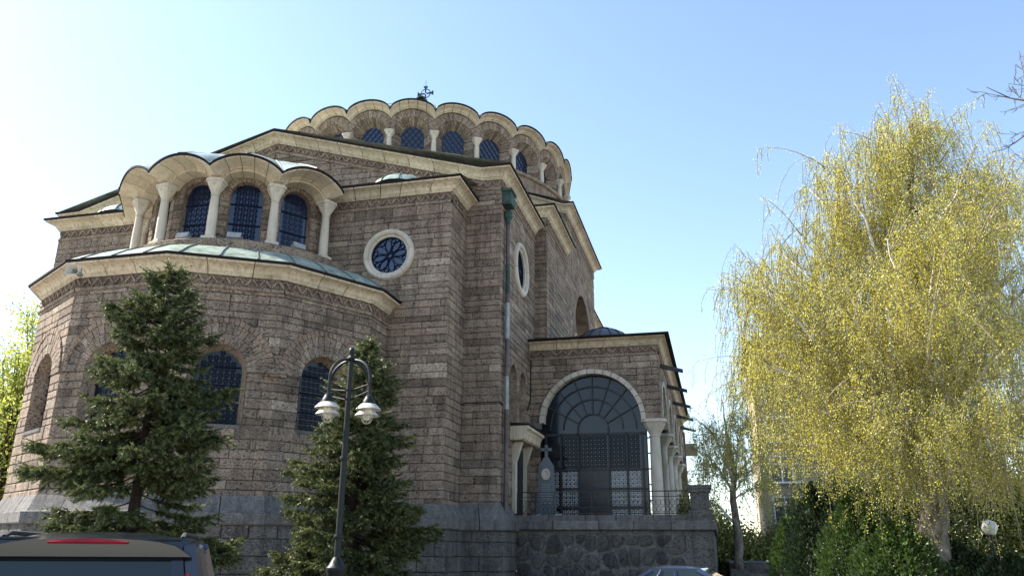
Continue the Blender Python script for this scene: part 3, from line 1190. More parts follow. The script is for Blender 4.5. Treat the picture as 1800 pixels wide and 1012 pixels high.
for dx, hh in ((-1.3, 13.0), (0, 13.6), (1.3, 13.0)):
    g_ = MB()
    g_.face([tfc.P(x, z, -0.66) for x, z in outline(TAC + dx, 0.5, 10.0, hh)])
    w_ = g_.build('window', 'glass', church)
    fr = MB()
    fr.grid([[tfc.P(x, z, -0.655) for x, z in outline(TAC + dx, .62, 10.0, hh)], [tfc.P(x, z, -0.56) for x, z in outline(TAC + dx, .60, 10.0, hh)], [tfc.P(x, z, -0.56) for x, z in outline(TAC + dx, .5, 10.0, hh)]])
    fr.build('frame', 'marble', w_)
wall('transept_wall', (UT - .5, 20.6), (UT - .5, 25.0), 9.0, 15.2, ext=(0, 0.0))
tl2 = [(UT - .5, 20.6, 16.0), (UT - .5, 25.0, 16.0), (UT - 3, 25.0, 16.0)]
tf = flashing(tl2, church)
moulding(tl2, PROF, 'lime', tf, 'cornice_stone', 1.0)
zigzag(tl2, church)
rf = MB()
rf.grid([[(-20.8, y, 18.7), (-16.4, y, 20.4), (-3.4, y, 20.42), (UT + .45, y, 18.88)] for y in (10.55, 21.0)])
rf.build('transept_roof', 'copper', church)
body = MB()
body.box((GC, 18.0, 8.0), (19.3, 33.0, 13.8))
body.build('rear_body', 'stone', church)

# ---- dome drum: 25 bays, columns, scalloped cornice, dome
DC = (-9.65, 16.2)
ND = 25
HALF = 180 / ND
RD = 9.02
OFF = 17.6
da = [OFF + 360 / ND * k for k in range(-10, 15)]
dbm = MB()
dbm.lathe([(9.35, 18.6), (9.35, 20.9), (9.5, 20.95), (9.5, 21.1), (8.4, 21.12)], 50, (DC[0], DC[1], 0), 0.5)
dbm.build('drum_base', 'stone', church)
# prototype bay built in front position (a=0) about the dome axis, then copied round
hw = RD * math.tan(R_(HALF))
dfc = Face((-hw, -RD), (hw, -RD))
ZS = 22.3
def drum_bay():
    m = MB()
    core = MB()
    # wall facet with arched hole: blocks beside and voussoirs above
    n = 9
    for sgn in (-1, 1):
        zz = 21.1
        while zz < ZS - .05:
            z2 = min(ZS, zz + 0.3)
            a, b = sorted((hw + sgn * 0.99, hw + sgn * hw))
            q = [(a, zz + .008), (b, zz + .008), (b, z2 - .008), (a, z2 - .008)]
            m.hexa([dfc.P(x, z, -.05) for x, z in q], [dfc.P(x, z, 0.02) for x, z in q], random.random())
            zz = z2
    for (r0, r1, dep) in ((0.98, 1.40, 0.05),):
        m.add(voussoirs(dfc, hw, ZS, r0, r1, 15, dep, None, indiv=False))
    # fill panel between ring and cornice
    top = [(x, ZS + math.sqrt(max(0.0, 1.9 ** 2 - (x - hw) ** 2))) for x in np.linspace(0, 2 * hw, 13)]
    botm = [(x, ZS + (math.sqrt(max(0.0, 0.99 ** 2 - (x - hw) ** 2)))) for x in np.linspace(0, 2 * hw, 13)]
    core.grid([[dfc.P(x, z, 0.0) for x, z in botm], [dfc.P(x, z, 0.0) for x, z in top]], 0.4)
    # splayed reveal of radial stones
    K = 17
    for k in range(K):
        b0, b1 = PI * k / K + .012, PI * (k + 1) / K - .012
        t = random.random()
        pa = [dfc.P(hw - .99 * math.cos(b), ZS + .99 * math.sin(b), 0.01) for b in (b0, b1)]
        pb = [dfc.P(hw - .60 * math.cos(b), ZS + .05 + .60 * math.sin(b), -0.5) for b in (b1, b0)]
        pa2 = [dfc.P(hw - 1.03 * math.cos(b), ZS + 1.03 * math.sin(b), -0.02) for b in (b0, b1)]
        pb2 = [dfc.P(hw - .64 * math.cos(b), ZS + .05 + .64 * math.sin(b), -0.53) for b in (b1, b0)]
        m.hexa(pa2 + pb2, pa + pb, t)
    for sgn in (-1, 1):
        zz = 21.1
        while zz < ZS - .05:
            z2 = min(ZS, zz + 0.24)
            t = random.random()
            m.face([dfc.P(hw + sgn * .99, zz + .008, 0.02), dfc.P(hw + sgn * .60, zz + .008, -.5), dfc.P(hw + sgn * .60, z2 - .008, -.5), dfc.P(hw + sgn * .99, z2 - .008, 0.02)], t)
            zz = z2
        core.face([dfc.P(hw + sgn * 1.0, 21.1, 0.0), dfc.P(hw + sgn * .62, 21.1, -.52), dfc.P(hw + sgn * .62, ZS, -.52), dfc.P(hw + sgn * 1.0, ZS, 0.0)])
        core.face([dfc.P(hw + sgn * .98, 21.1, 0.0), dfc.P(hw + sgn * hw, 21.1, 0.0), dfc.P(hw + sgn * hw, ZS, 0.0), dfc.P(hw + sgn * .98, ZS, 0.0)])
    core.grid([[dfc.P(hw - 1.0 * math.cos(PI * k / 16), ZS + 1.0 * math.sin(PI * k / 16), -.01) for k in range(17)], [dfc.P(hw - .63 * math.cos(PI * k / 16), ZS + .05 + .63 * math.sin(PI * k / 16), -.53) for k in range(17)]])
    w_ = core.build('drum_bay', 'mortar', church)
    b_ = m.build('stone_reveal', 'stone', w_)
    b_['kind'] = 'stuff'
    g_ = MB()
    g_.face([dfc.P(x, z, -.5) for x, z in outline(hw, .64, 21.1, ZS + .05)])
    wi = g_.build('window', 'glass', church)
    lt = MB()
    R0 = .60
    op_ = ('arch', hw, R0, 21.1, ZS + .05)
    for sgn in (-1, 1):
        for k in range(-9, 14):
            c0 = 21.1 + k * 0.40
            prev = None
            pts = []
            for j in range(41):
                x = hw - R0 + 2 * R0 * j / 40
                z = c0 + sgn * (x - hw) * 1.25
                if z > 21.1 and hole_w(op_, z) >= abs(x - hw):
                    pts.append((x, z))
            if len(pts) > 1:
                bar2(lt, dfc, pts[0], pts[-1], 0.042, -.49, -.465)
    lt.build('lattice', 'iron', wi)
    return w_, wi
w0, wi0 = drum_bay()
col0 = make_column('drum_column', 1.25, 0.135, church, 0.36, 0.23, 0.1)
def zi_d(s):
    x = s * 1.17
    return ZS - .02 + math.sqrt(max(0, 1.41 ** 2 - x * x))
def zo_d(s):
    x = s * 1.22
    return 23.38 + 0.62 * math.sqrt(max(0, 1 - s * s))
hood0 = scallop_hood((0, 0), 1, HALF, (0,), RD - .1, RD + 0.12, RD + 0.5, zi_d, zo_d, church, 'limec', 5, 'drum_roof_edge', 'drum_cornice_stone')[0]
for k, a in enumerate(da):
    for src, dz in ((w0, 0), (wi0, 0), (hood0, 0)):
        o = src if k == 0 else copy_tree(src, church)
        o.location = (DC[0], DC[1], 0)
        o.rotation_euler = (0, 0, R_(a))
    o = col0 if k == 0 else copy_tree(col0, church)
    c = pol(DC, RD + 0.2, a - HALF)
    o.location = (c[0], c[1], 21.08)
    o.rotation_euler = (0, 0, R_(a - HALF))
dm = MB()
rows = []
K = ND * 8
for fz, pr_f, pz_f in ((0, 1.0, 24.05), (.08, .95, 24.15), (.18, .87, 24.55), (.32, .72, 25.4), (.48, .54, 26.5), (.65, .36, 27.55), (.82, .19, 28.45), (.94, .07, 28.9), (1.0, .0005, 29.0)):
    row = []
    for k in range(K):
        a = R_(OFF - HALF) + 2 * PI * k / K
        s = (k % 8) / 4 - 1
        r = (RD + .48) * pr_f
        z = (zo_d(s) + .1) * (1 - min(1, fz * 5)) + pz_f * min(1, fz * 5)
        row.append((DC[0] + r * math.sin(a), DC[1] - r * math.cos(a), z))
    rows.append(row)
dm.grid(rows, 0.5, True)
dome = dm.build('dome_roof', 'copper', church, smooth=True)
sm = MB()
for k in range(0, K, 8):
    sm.tube([(r[k][0], r[k][1], r[k][2] + .03) for r in rows], 0.035, 4)
sm.build('roof_seam', 'seam', dome)
# cross in a ring on the apex
cr = MB()
cz = 30.3
for dx, dz in ((1, 0), (-1, 0), (0, 1), (0, -1)):
    a = (DC[0] + dx * .06, DC[1], cz + dz * .06)
    b = (DC[0] + dx * .5, DC[1], cz + dz * (.5 if dz > 0 else .5))
    cr.tube([a, lerp(a, b, .6), b], [.05, .055, .09], 4)
    cr.box((DC[0] + dx * .5, DC[1], cz + dz * .5), (.09 if dx else .26, .1, .26 if dx else .09))
cr.tube([(DC[0] + .33 * math.cos(2 * PI * k / 20), DC[1], cz + .33 * math.sin(2 * PI * k / 20)) for k in range(21)], .035, 5)
cr.tube([(DC[0], DC[1], 28.9), (DC[0], DC[1], 29.85)], [.09, .05], 8)
cr.tube([(DC[0], DC[1], 30.9), (DC[0], DC[1], 31.35)], .015, 4)
cr.build('cross', 'verdigris', dome)
# round-headed hatch on the dome facing the camera
hm = MB()
hu, hv, hz = DC[0] + .55, DC[1] - 1.9, 28.25
arc = [(hu - .40 * math.cos(PI * k / 12), hz + .48 * math.sin(PI * k / 12)) for k in range(13)]
hm.grid([[(x, hv - .35, z) for x, z in arc], [(x, hv + 1.6, z) for x, z in arc]])
hm.grid([[(x, hv - .35, z) for x, z in arc], [(hu + (x - hu) * .8, hv - .36, hz + (z - hz) * .8) for x, z in arc]])
hm.build('dome_hatch', 'verdigris', dome)
hm = MB()
hm.face([(hu + (x - hu) * .82, hv - .2, hz + (z - hz) * .82) for x, z in arc])
hm.build('hatch_opening', 'iron', dome)

# ---- downpipe with hopper on the corner
dp = MB()
px, py = 0.17, 0.42
dp.tube([(px, py, 2.85), (px, py, 6.4)], .085, 8)
dp.tube([(px, py, 7.6), (px, py, 9.0)], .083, 8)
d0 = dp.build('downpipe', 'pipe', church, smooth=True)
dp = MB()
dp.tube([(px, py, 6.4), (px, py, 7.6)], .075, 8)
dp.tube([(px, py, 9.0), (px, py, 10.4)], .087, 8)
dp.build('pipe_section', 'zinc', d0, smooth=True)
dp = MB()
dp.tube([(px, py, 10.4), (px, py, 13.6)], .083, 8)
dp.build('pipe_section', 'pipe', d0, smooth=True)
dp = MB()
dp.tube([(px, py, 10.7), (px, py, 11.9)], .087, 8)
dp.build('pipe_section', 'verdigris', d0, smooth=True)
for z in (3.8, 5.9, 8.0, 10.4, 12.2):
    dp = MB()
    dp.tube([(px, py, z - .03), (px, py, z + .03)], .105, 8)
    dp.build('pipe_clamp', 'pipe', d0)
dp = MB()
dp.tube([(px, py, 13.5), (px, py, 13.75), (px, py, 13.8), (px, py, 14.05), (px, py, 14.1)], [.085, .12, .17, .17, .12], 10)
dp.box((px + .05, py - .1, 14.5), (.34, .62, .55))
dp.box((px + .05, py - .1, 14.8), (.44, .74, .10))
dp.build('hopper_head', 'verdigris', d0)
cb = MB()
cb.tube([(UB + .02, -.045, 3.1), (UB + .02, -.045, 6.55), (UB + .1, -.06, 6.6), (-0.05, -.06, 6.6), (0.06, -.05, 6.6), (.06, .3, 6.55)], .022, 5)
cb.build('wall_cable', 'cable', church)
cb = MB()
cb.tube([(0.06, 4.85, 9.3), (.06, 4.8, 7.6), (.06, 4.3, 7.0), (.06, 4.1, 7.05)], .022, 5)
cb.build('wall_cable', 'cable', church)

# ---- porch (side annexe) with glazed front arch and side arcade
VA, UA, ZP = 4.9, 5.3, 9.93
ZS_P = 6.55
P_END = 27.2
af = [(0.02, VA, ZP), (UA, VA, ZP), (UA, P_END, ZP)]
afl = flashing(af, church)
moulding(af, [(o * .75, z * .85) for o, z in PROF], 'lime', afl, 'cornice_stone', 1.1)
zigzag(af, church, -.33, -.62, 0.46)
pfc, pwo = wall('porch_wall', (0.02, VA), (UA, VA), ZS_P, ZP - .72, [('arch', 2.55, 2.1, 2.8, ZS_P)], ext=(0, .031))
fc_l, _ = wall('porch_pier', (0.02, VA), (0.45, VA), 2.8, ZS_P, ext=(0, 0))
voussoirs(pfc, 2.55, ZS_P, 1.97, 2.16, 19, 0.09, pwo, 'arch_stone', 'marble', True, -0.35)
AVC = [5.2 + 4.35 * k for k in range(6)]
sops = [('arch', 0.5 * (AVC[k] + AVC[k + 1]) - VA, 1.72, 2.8, 6.75) for k in range(5)]
qfc, qwo = wall('porch_wall', (UA, VA), (UA, P_END), 6.7, ZP - .72, sops, ext=(.027, 0))
for k in range(5):
    sc = sops[k][1]
    voussoirs(qfc, sc, 6.75, 1.62, 1.80, 15, 0.07, qwo, 'arch_stone', 'marble', True, -0.45)
    # glazing of the arcade
    gl = MB()
    gl.face([qfc.P(x, z, -.32) for x, z in outline(sc, 1.72, 2.8, 6.75)])
    w_ = gl.build('arcade_glazing', 'porchglass', church)
    mm = MB()
    for x in (-1.2, -.6, 0, .6, 1.2):
        bar2(mm, qfc, (sc + x, 2.8), (sc + x, 6.75 + hole_w(('arch', 0, 1.7, 0, 0), abs(x)) if False else 6.75 + math.sqrt(1.72 ** 2 - x * x)), .06, -.32, -.26)
    for z in (3.8, 4.8, 5.8, 6.75):
        bar2(mm, qfc, (sc - 1.72, z), (sc + 1.72, z), .06, -.32, -.26)
    mm.build('mullion', 'iron', w_)
acol = None
for k, v in enumerate(AVC):
    if acol is None:
        o = acol = make_column('porch_column', 3.82, 0.24, church, 0.62, 0.46, 0.1, 'marble', 0.84)
    else:
        o = copy_tree(acol, church)
    o.location = (UA - .28, v, 2.78)
im = MB()
im.box((UA - .3, P_END - .5, 5.9), (.9, .9, 6.3), .4)
im.build('end_pier', 'stone', church)
# capital-like pier block left of the arch
im = MB()
im.box((0.24, VA - .04, ZS_P - .12), (.5, .3, .24), .6)
im.build('impost', 'granite', church)
# front glazing
gl = MB()
gl.face([pfc.P(x, z, -.30) for x, z in outline(2.55, 2.12, 2.8, ZS_P, 24)])
gz = gl.build('porch_glazing', 'porchglass', church)
mm = MB()
def pbar(a, b, w=.07):
    bar2(mm, pfc, a, b, w, -.30, -.22)
xs = [-1.95, -1.33, -0.62, 0.62, 1.33, 1.95]
for x in xs:
    pbar((2.55 + x, 2.8), (2.55 + x, 6.15 if abs(x) > .7 else 6.3), .08)
for z in (3.25, 3.95, 4.7, 6.1):
    pbar((0.5, z), (4.65, z), .07 if z < 6 else .1)
for r in (0.62, 1.22, 1.75):
    for k in range(18):
        a0, a1 = PI * k / 18, PI * (k + 1) / 18
        pbar((2.55 - r * math.cos(a0), 6.3 + r * math.sin(a0)), (2.55 - r * math.cos(a1), 6.3 + r * math.sin(a1)), .06)
for k in range(1, 8):
    a = PI * k / 8
    pbar((2.55 - .62 * math.cos(a), 6.3 + .62 * math.sin(a)), (2.55 - 2.08 * math.cos(a), 6.5 + 2.08 * math.sin(a)), .05)
mm.build('mullion', 'iron', gz)
for x0, x1, z0, z1 in ((-1.9, -1.36, 3.3, 3.92), (-1.3, -.66, 3.3, 3.92), (.66, 1.3, 3.3, 3.92), (1.36, 1.92, 3.3, 3.92), (-1.3, -.66, 4.0, 4.66), (.66, 1.3, 4.0, 4.66), (1.36, 1.92, 4.0, 4.66), (-1.9, -1.36, 4.0, 4.66), (-1.3, -.66, 2.85, 3.2), (.66, 1.3, 2.85, 3.2), (1.36, 1.92, 2.85, 3.2)):
    ring_grille(pfc, lambda x, z: True, 2.55 + x0, 2.55 + x1 - .1, z0, z1 - .1, -.28, .16, .078, .026, 8).build('lace_grille', 'daylightgrille', gz)  # pale tone paints the light showing through from the far arcade openings
for x0, x1 in ((-1.3, -.66), (-.58, .58), (.66, 1.3), (1.36, 1.92)):
    ring_grille(pfc, lambda x, z: True, 2.55 + x0, 2.55 + x1 - .1, 4.75, 6.0, -.28, .16, .078, .02, 8).build('lace_grille', 'grille', gz)
pdm = MB()
for x0, x1 in ((-.58, -.02), (.02, .58)):
    pdm.hexa([pfc.P(2.55 + x, z, -.29) for x, z in ((x0, 2.8), (x1, 2.8), (x1, 4.66), (x0, 4.66))], [pfc.P(2.55 + x, z, -.25) for x, z in ((x0, 2.8), (x1, 2.8), (x1, 4.66), (x0, 4.66))])
pdm.build('porch_door', 'glassdark', gz)
cm = MB()
cf_ = Face((4.68, VA + .25), (5.2, VA + .25))
for z in (2.9, 3.5, 4.1, 4.7, 5.3, 5.9):
    bar2(cm, cf_, (0, z), (.5, z), .05, 0, .05)
for x in (0.03, .2):
    bar2(cm, cf_, (x, 2.8), (x, 6.3), .05, 0.002, .06)
cm.build('corner_bars', 'iron', gz)
# porch roof, small lead dome
rf = MB()
rf.face([(-.2, VA - .3, ZP + .09), (UA + .3, VA - .3, ZP + .09), (UA + .3, P_END, ZP + .09), (-.2, P_END, ZP + .4)])
pr_ = rf.build('porch_roof', 'lead', church)
dm = MB()
dm.lathe([(1.55, 0.0), (1.5, .25), (1.3, .62), (1.0, .9), (.62, 1.1), (.25, 1.2), (.02, 1.22)], 24, (2.75, 7.9, ZP + .05))
dmo = dm.build('porch_dome', 'lead', pr_, smooth=True)
sm = MB()
for k in range(16):
    a = 2 * PI * k / 16
    sm.tube([(2.75 + r * math.cos(a), 7.9 + r * math.sin(a), ZP + .07 + z) for r, z in ((1.55, 0), (1.5, .25), (1.3, .62), (1.0, .9), (.62, 1.1), (.25, 1.2))], .02, 4)
sm.lathe([(.28, 1.18), (.3, 1.26), (.02, 1.32)], 10, (2.75, 7.9, ZP + .05))
sm.build('dome_rib', 'iron', pr_)
# black waterspouts reaching out under the eaves
for k in range(5):
    v = AVC[k] + .4
    sp = MB()
    sp.hexa([(UA + .05, v - .09, 8.78), (UA + .05, v + .09, 8.78), (UA + .05, v + .09, 8.95), (UA + .05, v - .09, 8.95)],
            [(UA + .95, v - .09, 8.55), (UA + .95, v + .09, 8.55), (UA + .95, v + .09, 8.68), (UA + .95, v - .09, 8.68)])
    sp.build('waterspout', 'iron', church)

# ---- terrace in front of the porch
terr = tag(empty('terrace', W(0, 0), -AZ), 'raised stone terrace with rubble front wall before the porch', 'terrace')
TU, TV, TZ = 7.05, 1.5, 2.46
tm = MB()
tm.box((TU / 2 + .15, 16.0, TZ / 2), (TU - .3, 29 - .2, TZ - .3), .3)
tcore = tm.build('terrace_core', 'pointing', terr)
fl = MB()
fl.box((TU / 2, 16.0, TZ + .02), (TU - .1, 29.0, .26), .3)
fl.build('terrace_floor', 'granite', terr)
tp = [(0.42, TV, TZ + .16), (TU, TV, TZ + .16), (TU, 14.0, TZ + .16)]
moulding(tp, [(-.3, 0), (.10, 0), (.12, -.03), (.12, -.28), (.08, -.31), (-.3, -.31)], 'granite', tcore, 'coping_stone', 1.25)
tp = [(0.2, TV + .22, TZ + .36), (TU - .75, TV + .22, TZ + .36)]
moulding(tp, [(-.25, 0), (0, 0), (.0, -.2), (-.25, -.2)], 'granite', tcore, 'kerb_stone', 1.2)
# rubble stones: jittered voronoi cells on the front and right faces
def voronoi_cells(w, h, n, seed):
    rng = random.Random(seed)
    pts = []
    gx = max(1, int(w / n))
    gz_ = max(1, int(h / n))
    for i in range(gx):
        for j in range(gz_):
            pts.append(((i + .5 + rng.uniform(-.38, .38)) * w / gx, (j + .5 + rng.uniform(-.38, .38)) * h / gz_))
    out = []
    for i, p in enumerate(pts):
        poly = [(0, 0), (w, 0), (w, h), (0, h)]
        for j, q in enumerate(pts):
            if i == j or math.hypot(p[0] - q[0], p[1] - q[1]) > 3 * n:
                continue
            mx, mz = (p[0] + q[0]) / 2, (p[1] + q[1]) / 2
            dx, dz = q[0] - p[0], q[1] - p[1]
            new = []
            for a, b in zip(poly, poly[1:] + poly[:1]):
                da_ = (a[0] - mx) * dx + (a[1] - mz) * dz
                db_ = (b[0] - mx) * dx + (b[1] - mz) * dz
                if da_ <= 0:
                    new.append(a)
                if da_ * db_ < 0:
                    t = da_ / (da_ - db_)
                    new.append((a[0] + (b[0] - a[0]) * t, a[1] + (b[1] - a[1]) * t))
            poly = new
            if len(poly) < 3:
                break
        if len(poly) >= 3:
            out.append((p, poly))
    return out
rfc = Face((0.3, TV + .05), (TU - .9, TV + .05))
for (p, poly) in voronoi_cells(TU - 1.2, 2.2, 0.46, 5):
    c = (sum(q[0] for q in poly) / len(poly), sum(q[1] for q in poly) / len(poly))
    k = random.uniform(.72, .9)
    m = MB()
    t = random.random()
    # round the corners by cutting them
    rp = []
    for a, b in zip(poly, poly[1:] + poly[:1]):
        rp += [lerp(a, b, .22), lerp(a, b, .78)]
    jj = [random.uniform(.9, 1.08) for _ in rp]
    def ringp(f_, d):
        return [rfc.P(c[0] + (x - c[0]) * f_ * j, c[1] + (z - c[1]) * f_ * j, d) for (x, z), j in zip(rp, jj)]
    dd_ = random.uniform(.05, .11)
    rows = [ringp(k, -.0), ringp(k * .97, dd_ * .7), ringp(k * .62, dd_)]
    m.grid(rows, t, True)
    m.face(rows[-1], t)
    m.build('rubble_stone', 'rubble', tcore, centre=True)
pz_ = MB()
pz_.face([rfc.P(0, 0, -.003), rfc.P(rfc.L, 0, -.003), rfc.P(rfc.L, 2.3, -.003), rfc.P(0, 2.3, -.003)])
pz_.build('pointing', 'pointing', terr)
for k in range(4):
    q = MB()
    q.box((TU - .46, TV + .45, 0.29 + k * .57), (.88 + .04 * (k % 2), .86, .56), random.random())
    q.build('quoin_stone', 'lower', tcore, centre=True)
sfw = Face((TU - .04, TV + .9), (TU - .04, 14))
q = MB()
q.face([sfw.P(0, 0), sfw.P(sfw.L, 0), sfw.P(sfw.L, 2.3), sfw.P(0, 2.3)], .3)
q.build('side_face', 'rubble', terr)
# pedestal at the terrace corner
pd = MB()
pu_, pv_ = TU - .38, TV + .35
pd.box((pu_, pv_, TZ + .33), (.78, .78, .34), .5)
pd.box((pu_, pv_, TZ + .80), (.62, .62, .62), .3)
pd.box((pu_, pv_, TZ + 1.16), (.74, .74, .11), .7)
pd.box((pu_, pv_, TZ + 1.27), (.82, .82, .12), .6)
pd.build('corner_pedestal', 'lower', terr)

# railing on the terrace edge
rail = tag(empty('terrace_railing', W(0, TV + .3, TZ + .36), -AZ), 'thin black iron railing along the front edge of the terrace', 'railing')
rl = Face((0.25, 0), (TU - .75, 0))
m = MB()
bar2(m, rl, (0, .80), (rl.L, .80), .035, -.02, .02)
m.build('top_rail', 'iron', rail)
m = MB()
bar2(m, rl, (0, .06), (rl.L, .06), .025, -.012, .012)
bar2(m, rl, (0, .62), (rl.L, .62), .02, -.01, .01)
m.build('lower_rail', 'iron', rail)
for k in range(10):
    x = rl.L * k / 9
    m = MB()
    bar2(m, rl, (x, 0), (x, .80), .03, -.015, .015)
    m.build('post', 'iron', rail)
m = MB()
n = 38
for k in range(n):
    x = rl.L * (k + .5) / n
    for zc, rr in ((.2, .09), (.42, .09)):
        m.tube([rl.P(x + rr * math.cos(2 * PI * j / 10), zc + rr * math.sin(2 * PI * j / 10), 0) for j in range(11)], .008, 4, cap=False)
m.build('scrollwork', 'iron', rail)

# memorial stone beside the porch arch
mem = tag(empty('memorial_stone', W(0.98, 3.5, TZ + .15), -AZ), 'tall grey memorial stone with cross and white medallion beside the porch arch', 'memorial')
m = MB()
m.box((0, 0, .15), (1.0, .5, .3))
m.box((0, 0, .36), (.86, .4, .14))
m.build('base', 'memorial', mem)
m = MB()
m.hexa([(x, y, .4) for x, y in ((-.36, -.13), (.36, -.13), (.36, .13), (-.36, .13))], [(x, y, 2.1) for x, y in ((-.28, -.11), (.28, -.11), (.28, .11), (-.28, .11))])
m.hexa([(x, y, 2.1) for x, y in ((-.28, -.11), (.28, -.11), (.28, .11), (-.28, .11))], [(x, y, 2.42) for x, y in ((-.08, -.1), (.08, -.1), (.08, .1), (-.08, .1))])
m.build('slab', 'memorial', mem)
m = MB()
m.box((0, 0, 2.64), (.11, .1, .5))
m.box((0, 0, 2.72), (.42, .1, .11))
m.build('cross', 'memorial', mem)
m = MB()
rows = []
for r, d in ((.20, -.12), (.20, -.16), (.13, -.165), (.12, -.13), (.0, -.13)):
    rows.append([(r * math.cos(2 * PI * k / 20) * (.85), d - .02, 1.78 + r * 1.1 * math.sin(2 * PI * k / 20)) for k in range(20)])
m.grid(rows, .2, True)
m.build('medallion', 'marble', mem, smooth=False)
m = MB()
for k in range(9):
    m.box((random.uniform(-.02, .02), -.135, 1.4 - k * .085), (random.uniform(.3, .44), .012, .02))
m.build('inscription', 'grey', mem)
for k in range(2):
    fb = tag(empty('flower_bunch', W(0.72 + k * .75, 3.1, TZ + .15), 0), ('withered pale flowers at the left foot of the grey memorial', 'withered pale flowers at the right foot of the grey memorial')[k], 'flowers', 'flowers at the memorial')
    m = MB()
    for j in range(14):
        a, rr = random.uniform(0, 2 * PI), random.uniform(.02, .16)
        p = (rr * math.cos(a), rr * math.sin(a), random.uniform(.15, .34))
        m.tube([(0, 0, 0), p], .006, 3)
        m.box(p, (.06, .06, .04), .5, a)
    m.build('bouquet', 'shade', fb)

# ---- place the stone blocks: the 300 that show largest become parts, the rest one piece of masonry
camp = Vector((0, 0, CAM_Z))
for b in BLOCKS:
    m, area, c, f, par, coll = b
    n3 = AX * f.n.x + BX * f.n.y
    v = camp - c
    k = n3.dot(v) / v.length
    rel = c - camp
    dep = rel.dot(_F)
    x, y = 900 + FPX * rel.dot(_R) / dep, 506 - FPX * rel.dot(_U) / dep
    vis = 0 < x < 1800 and 0 < y < 1012
    if 90 < x < 420 and 560 < y < 940:
        vis = False                                   # behind the left spruce
    b.append(area * max(k, 0) / v.length_squared if vis else 0)
BLOCKS.sort(key=lambda b: -b[6])
rest = MB()
for i, b in enumerate(BLOCKS):
    if i < 300:
        b[0].build('stone_block', 'stone', b[4], centre=True)
    else:
        rest.add(b[0])
mo = rest.build('masonry', 'stone', church)
mo['kind'] = 'stuff'

# ---------------------------------------------------------------- fittings on the church
def floodlight(u, v, z, rz, label):
    o = tag(empty('floodlight', W(u, v, z), -AZ + rz), label, 'floodlight', 'floodlights at the upper apse windows')
    m = MB()
    m.hexa([(x, y, zz) for x, y, zz in ((-.22, -.16, .10), (.22, -.16, .10), (.22, -.02, .02), (-.22, -.02, .02))], [(x, y, zz) for x, y, zz in ((-.24, -.08, .30), (.24, -.08, .30), (.2, .14, .20), (-.2, .14, .20))])
    m.build('housing', 'grey', o)
    m = MB()
    for s in (-.25, .25):
        m.tube([(s, .03, 0), (s, .03, .2)], .015, 4)
    m.tube([(-.25, .03, 0.012), (.25, .03, 0.012)], .015, 4)
    m.build('bracket', 'grey', o)
for a, lb in ((0, 'white floodlight below the middle window of the upper apse'), (25, 'white floodlight at the foot of the second-right upper apse window'), (56, 'white floodlight below the rightmost upper apse window')):
    c = pol(UC, 4.05, a)
    floodlight(c[0], c[1], 11.6, R_(a + (6 if a > 30 else 0)), lb)
hs = tag(empty('horn_loudspeaker', W(*pol(AC, AR + .62, -9), 9.42), -AZ + R_(14)), 'cream horn loudspeaker hung under the apse cornice above the left spruce', 'loudspeaker')
m = MB()
rows = []
for d, w_ in ((0.28, .06), (.10, .07), (-.05, .12), (-.22, .22), (-.24, .23), (-.22, .20), (-.05, .10)):
    row = []
    for k in range(16):
        a = 2 * PI * (k + .5) / 16
        sq = min(w_ * 1.22, w_ / max(abs(math.cos(a)), abs(math.sin(a))))
        row.append((sq * math.cos(a) * 1.1, d, sq * math.sin(a) * .85))
    rows.append(row)
m.grid(rows, .5, True)
m.build('horn', 'shade', hs, smooth=True)
hs.scale = (.78, .78, .78)
m = MB()
m.lathe([(.09, .26), (.09, .42), (.02, .44)], 10)
m2 = MB()
m2.v = [(x, z, y) for x, y, z in m.v]
m2.f, m2.t = m.f, m.t
m2.build('driver', 'grey', hs)
m = MB()
m.box((0, .34, .12), (.06, .1, .3))
m.build('bracket', 'grey', hs)
sc_ = tag(empty('security_camera', W(UA + .75, P_END - .4, 8.15), -AZ), 'white security camera box at the far end of the porch', 'camera')
m = MB()
m.box((-.25, 0, -.2), (.75, .5, .75))
m.build('housing', 'plaster', sc_)
m = MB()
m.lathe([(.0, -.2), (.12, -.16), (.17, -.05), (.17, .05), (.0, .06)], 14, (.0, -.3, -.05))
m.build('dome', 'white', sc_, smooth=True)

# ---------------------------------------------------------------- street lamp
LX, LY = -3.12, 15.18
lamp = tag(empty('street_lamp', (LX, LY, 0), R_(57)), 'black iron street lamp with four enamel shades before the right spruce', 'street lamp')
m = MB()
m.lathe([(.24, 0), (.24, .12), (.19, .18), (.17, .3), (.165, 1.30), (.19, 1.34), (.19, 1.40), (.15, 1.44), (.07, 1.58)], 14)
m.build('base', 'lampiron', lamp, smooth=True)
m = MB()
m.tube([(0, 0, 1.55), (0, 0, 3.3), (0, 0, 5.25)], [.062, .056, .048], 12)
m.lathe([(.085, 1.9), (.095, 1.93), (.085, 1.96)], 12)
m.lathe([(.08, 3.3), (.09, 3.33), (.08, 3.36)], 12)
m.build('pole', 'lampiron', lamp, smooth=True)
m = MB()
m.lathe([(.06, 5.2), (.09, 5.24), (.04, 5.3), (.06, 5.35), (.065, 5.4), (.04, 5.45), (.0, 5.47)], 12)
m.build('finial', 'lampiron', lamp, smooth=True)
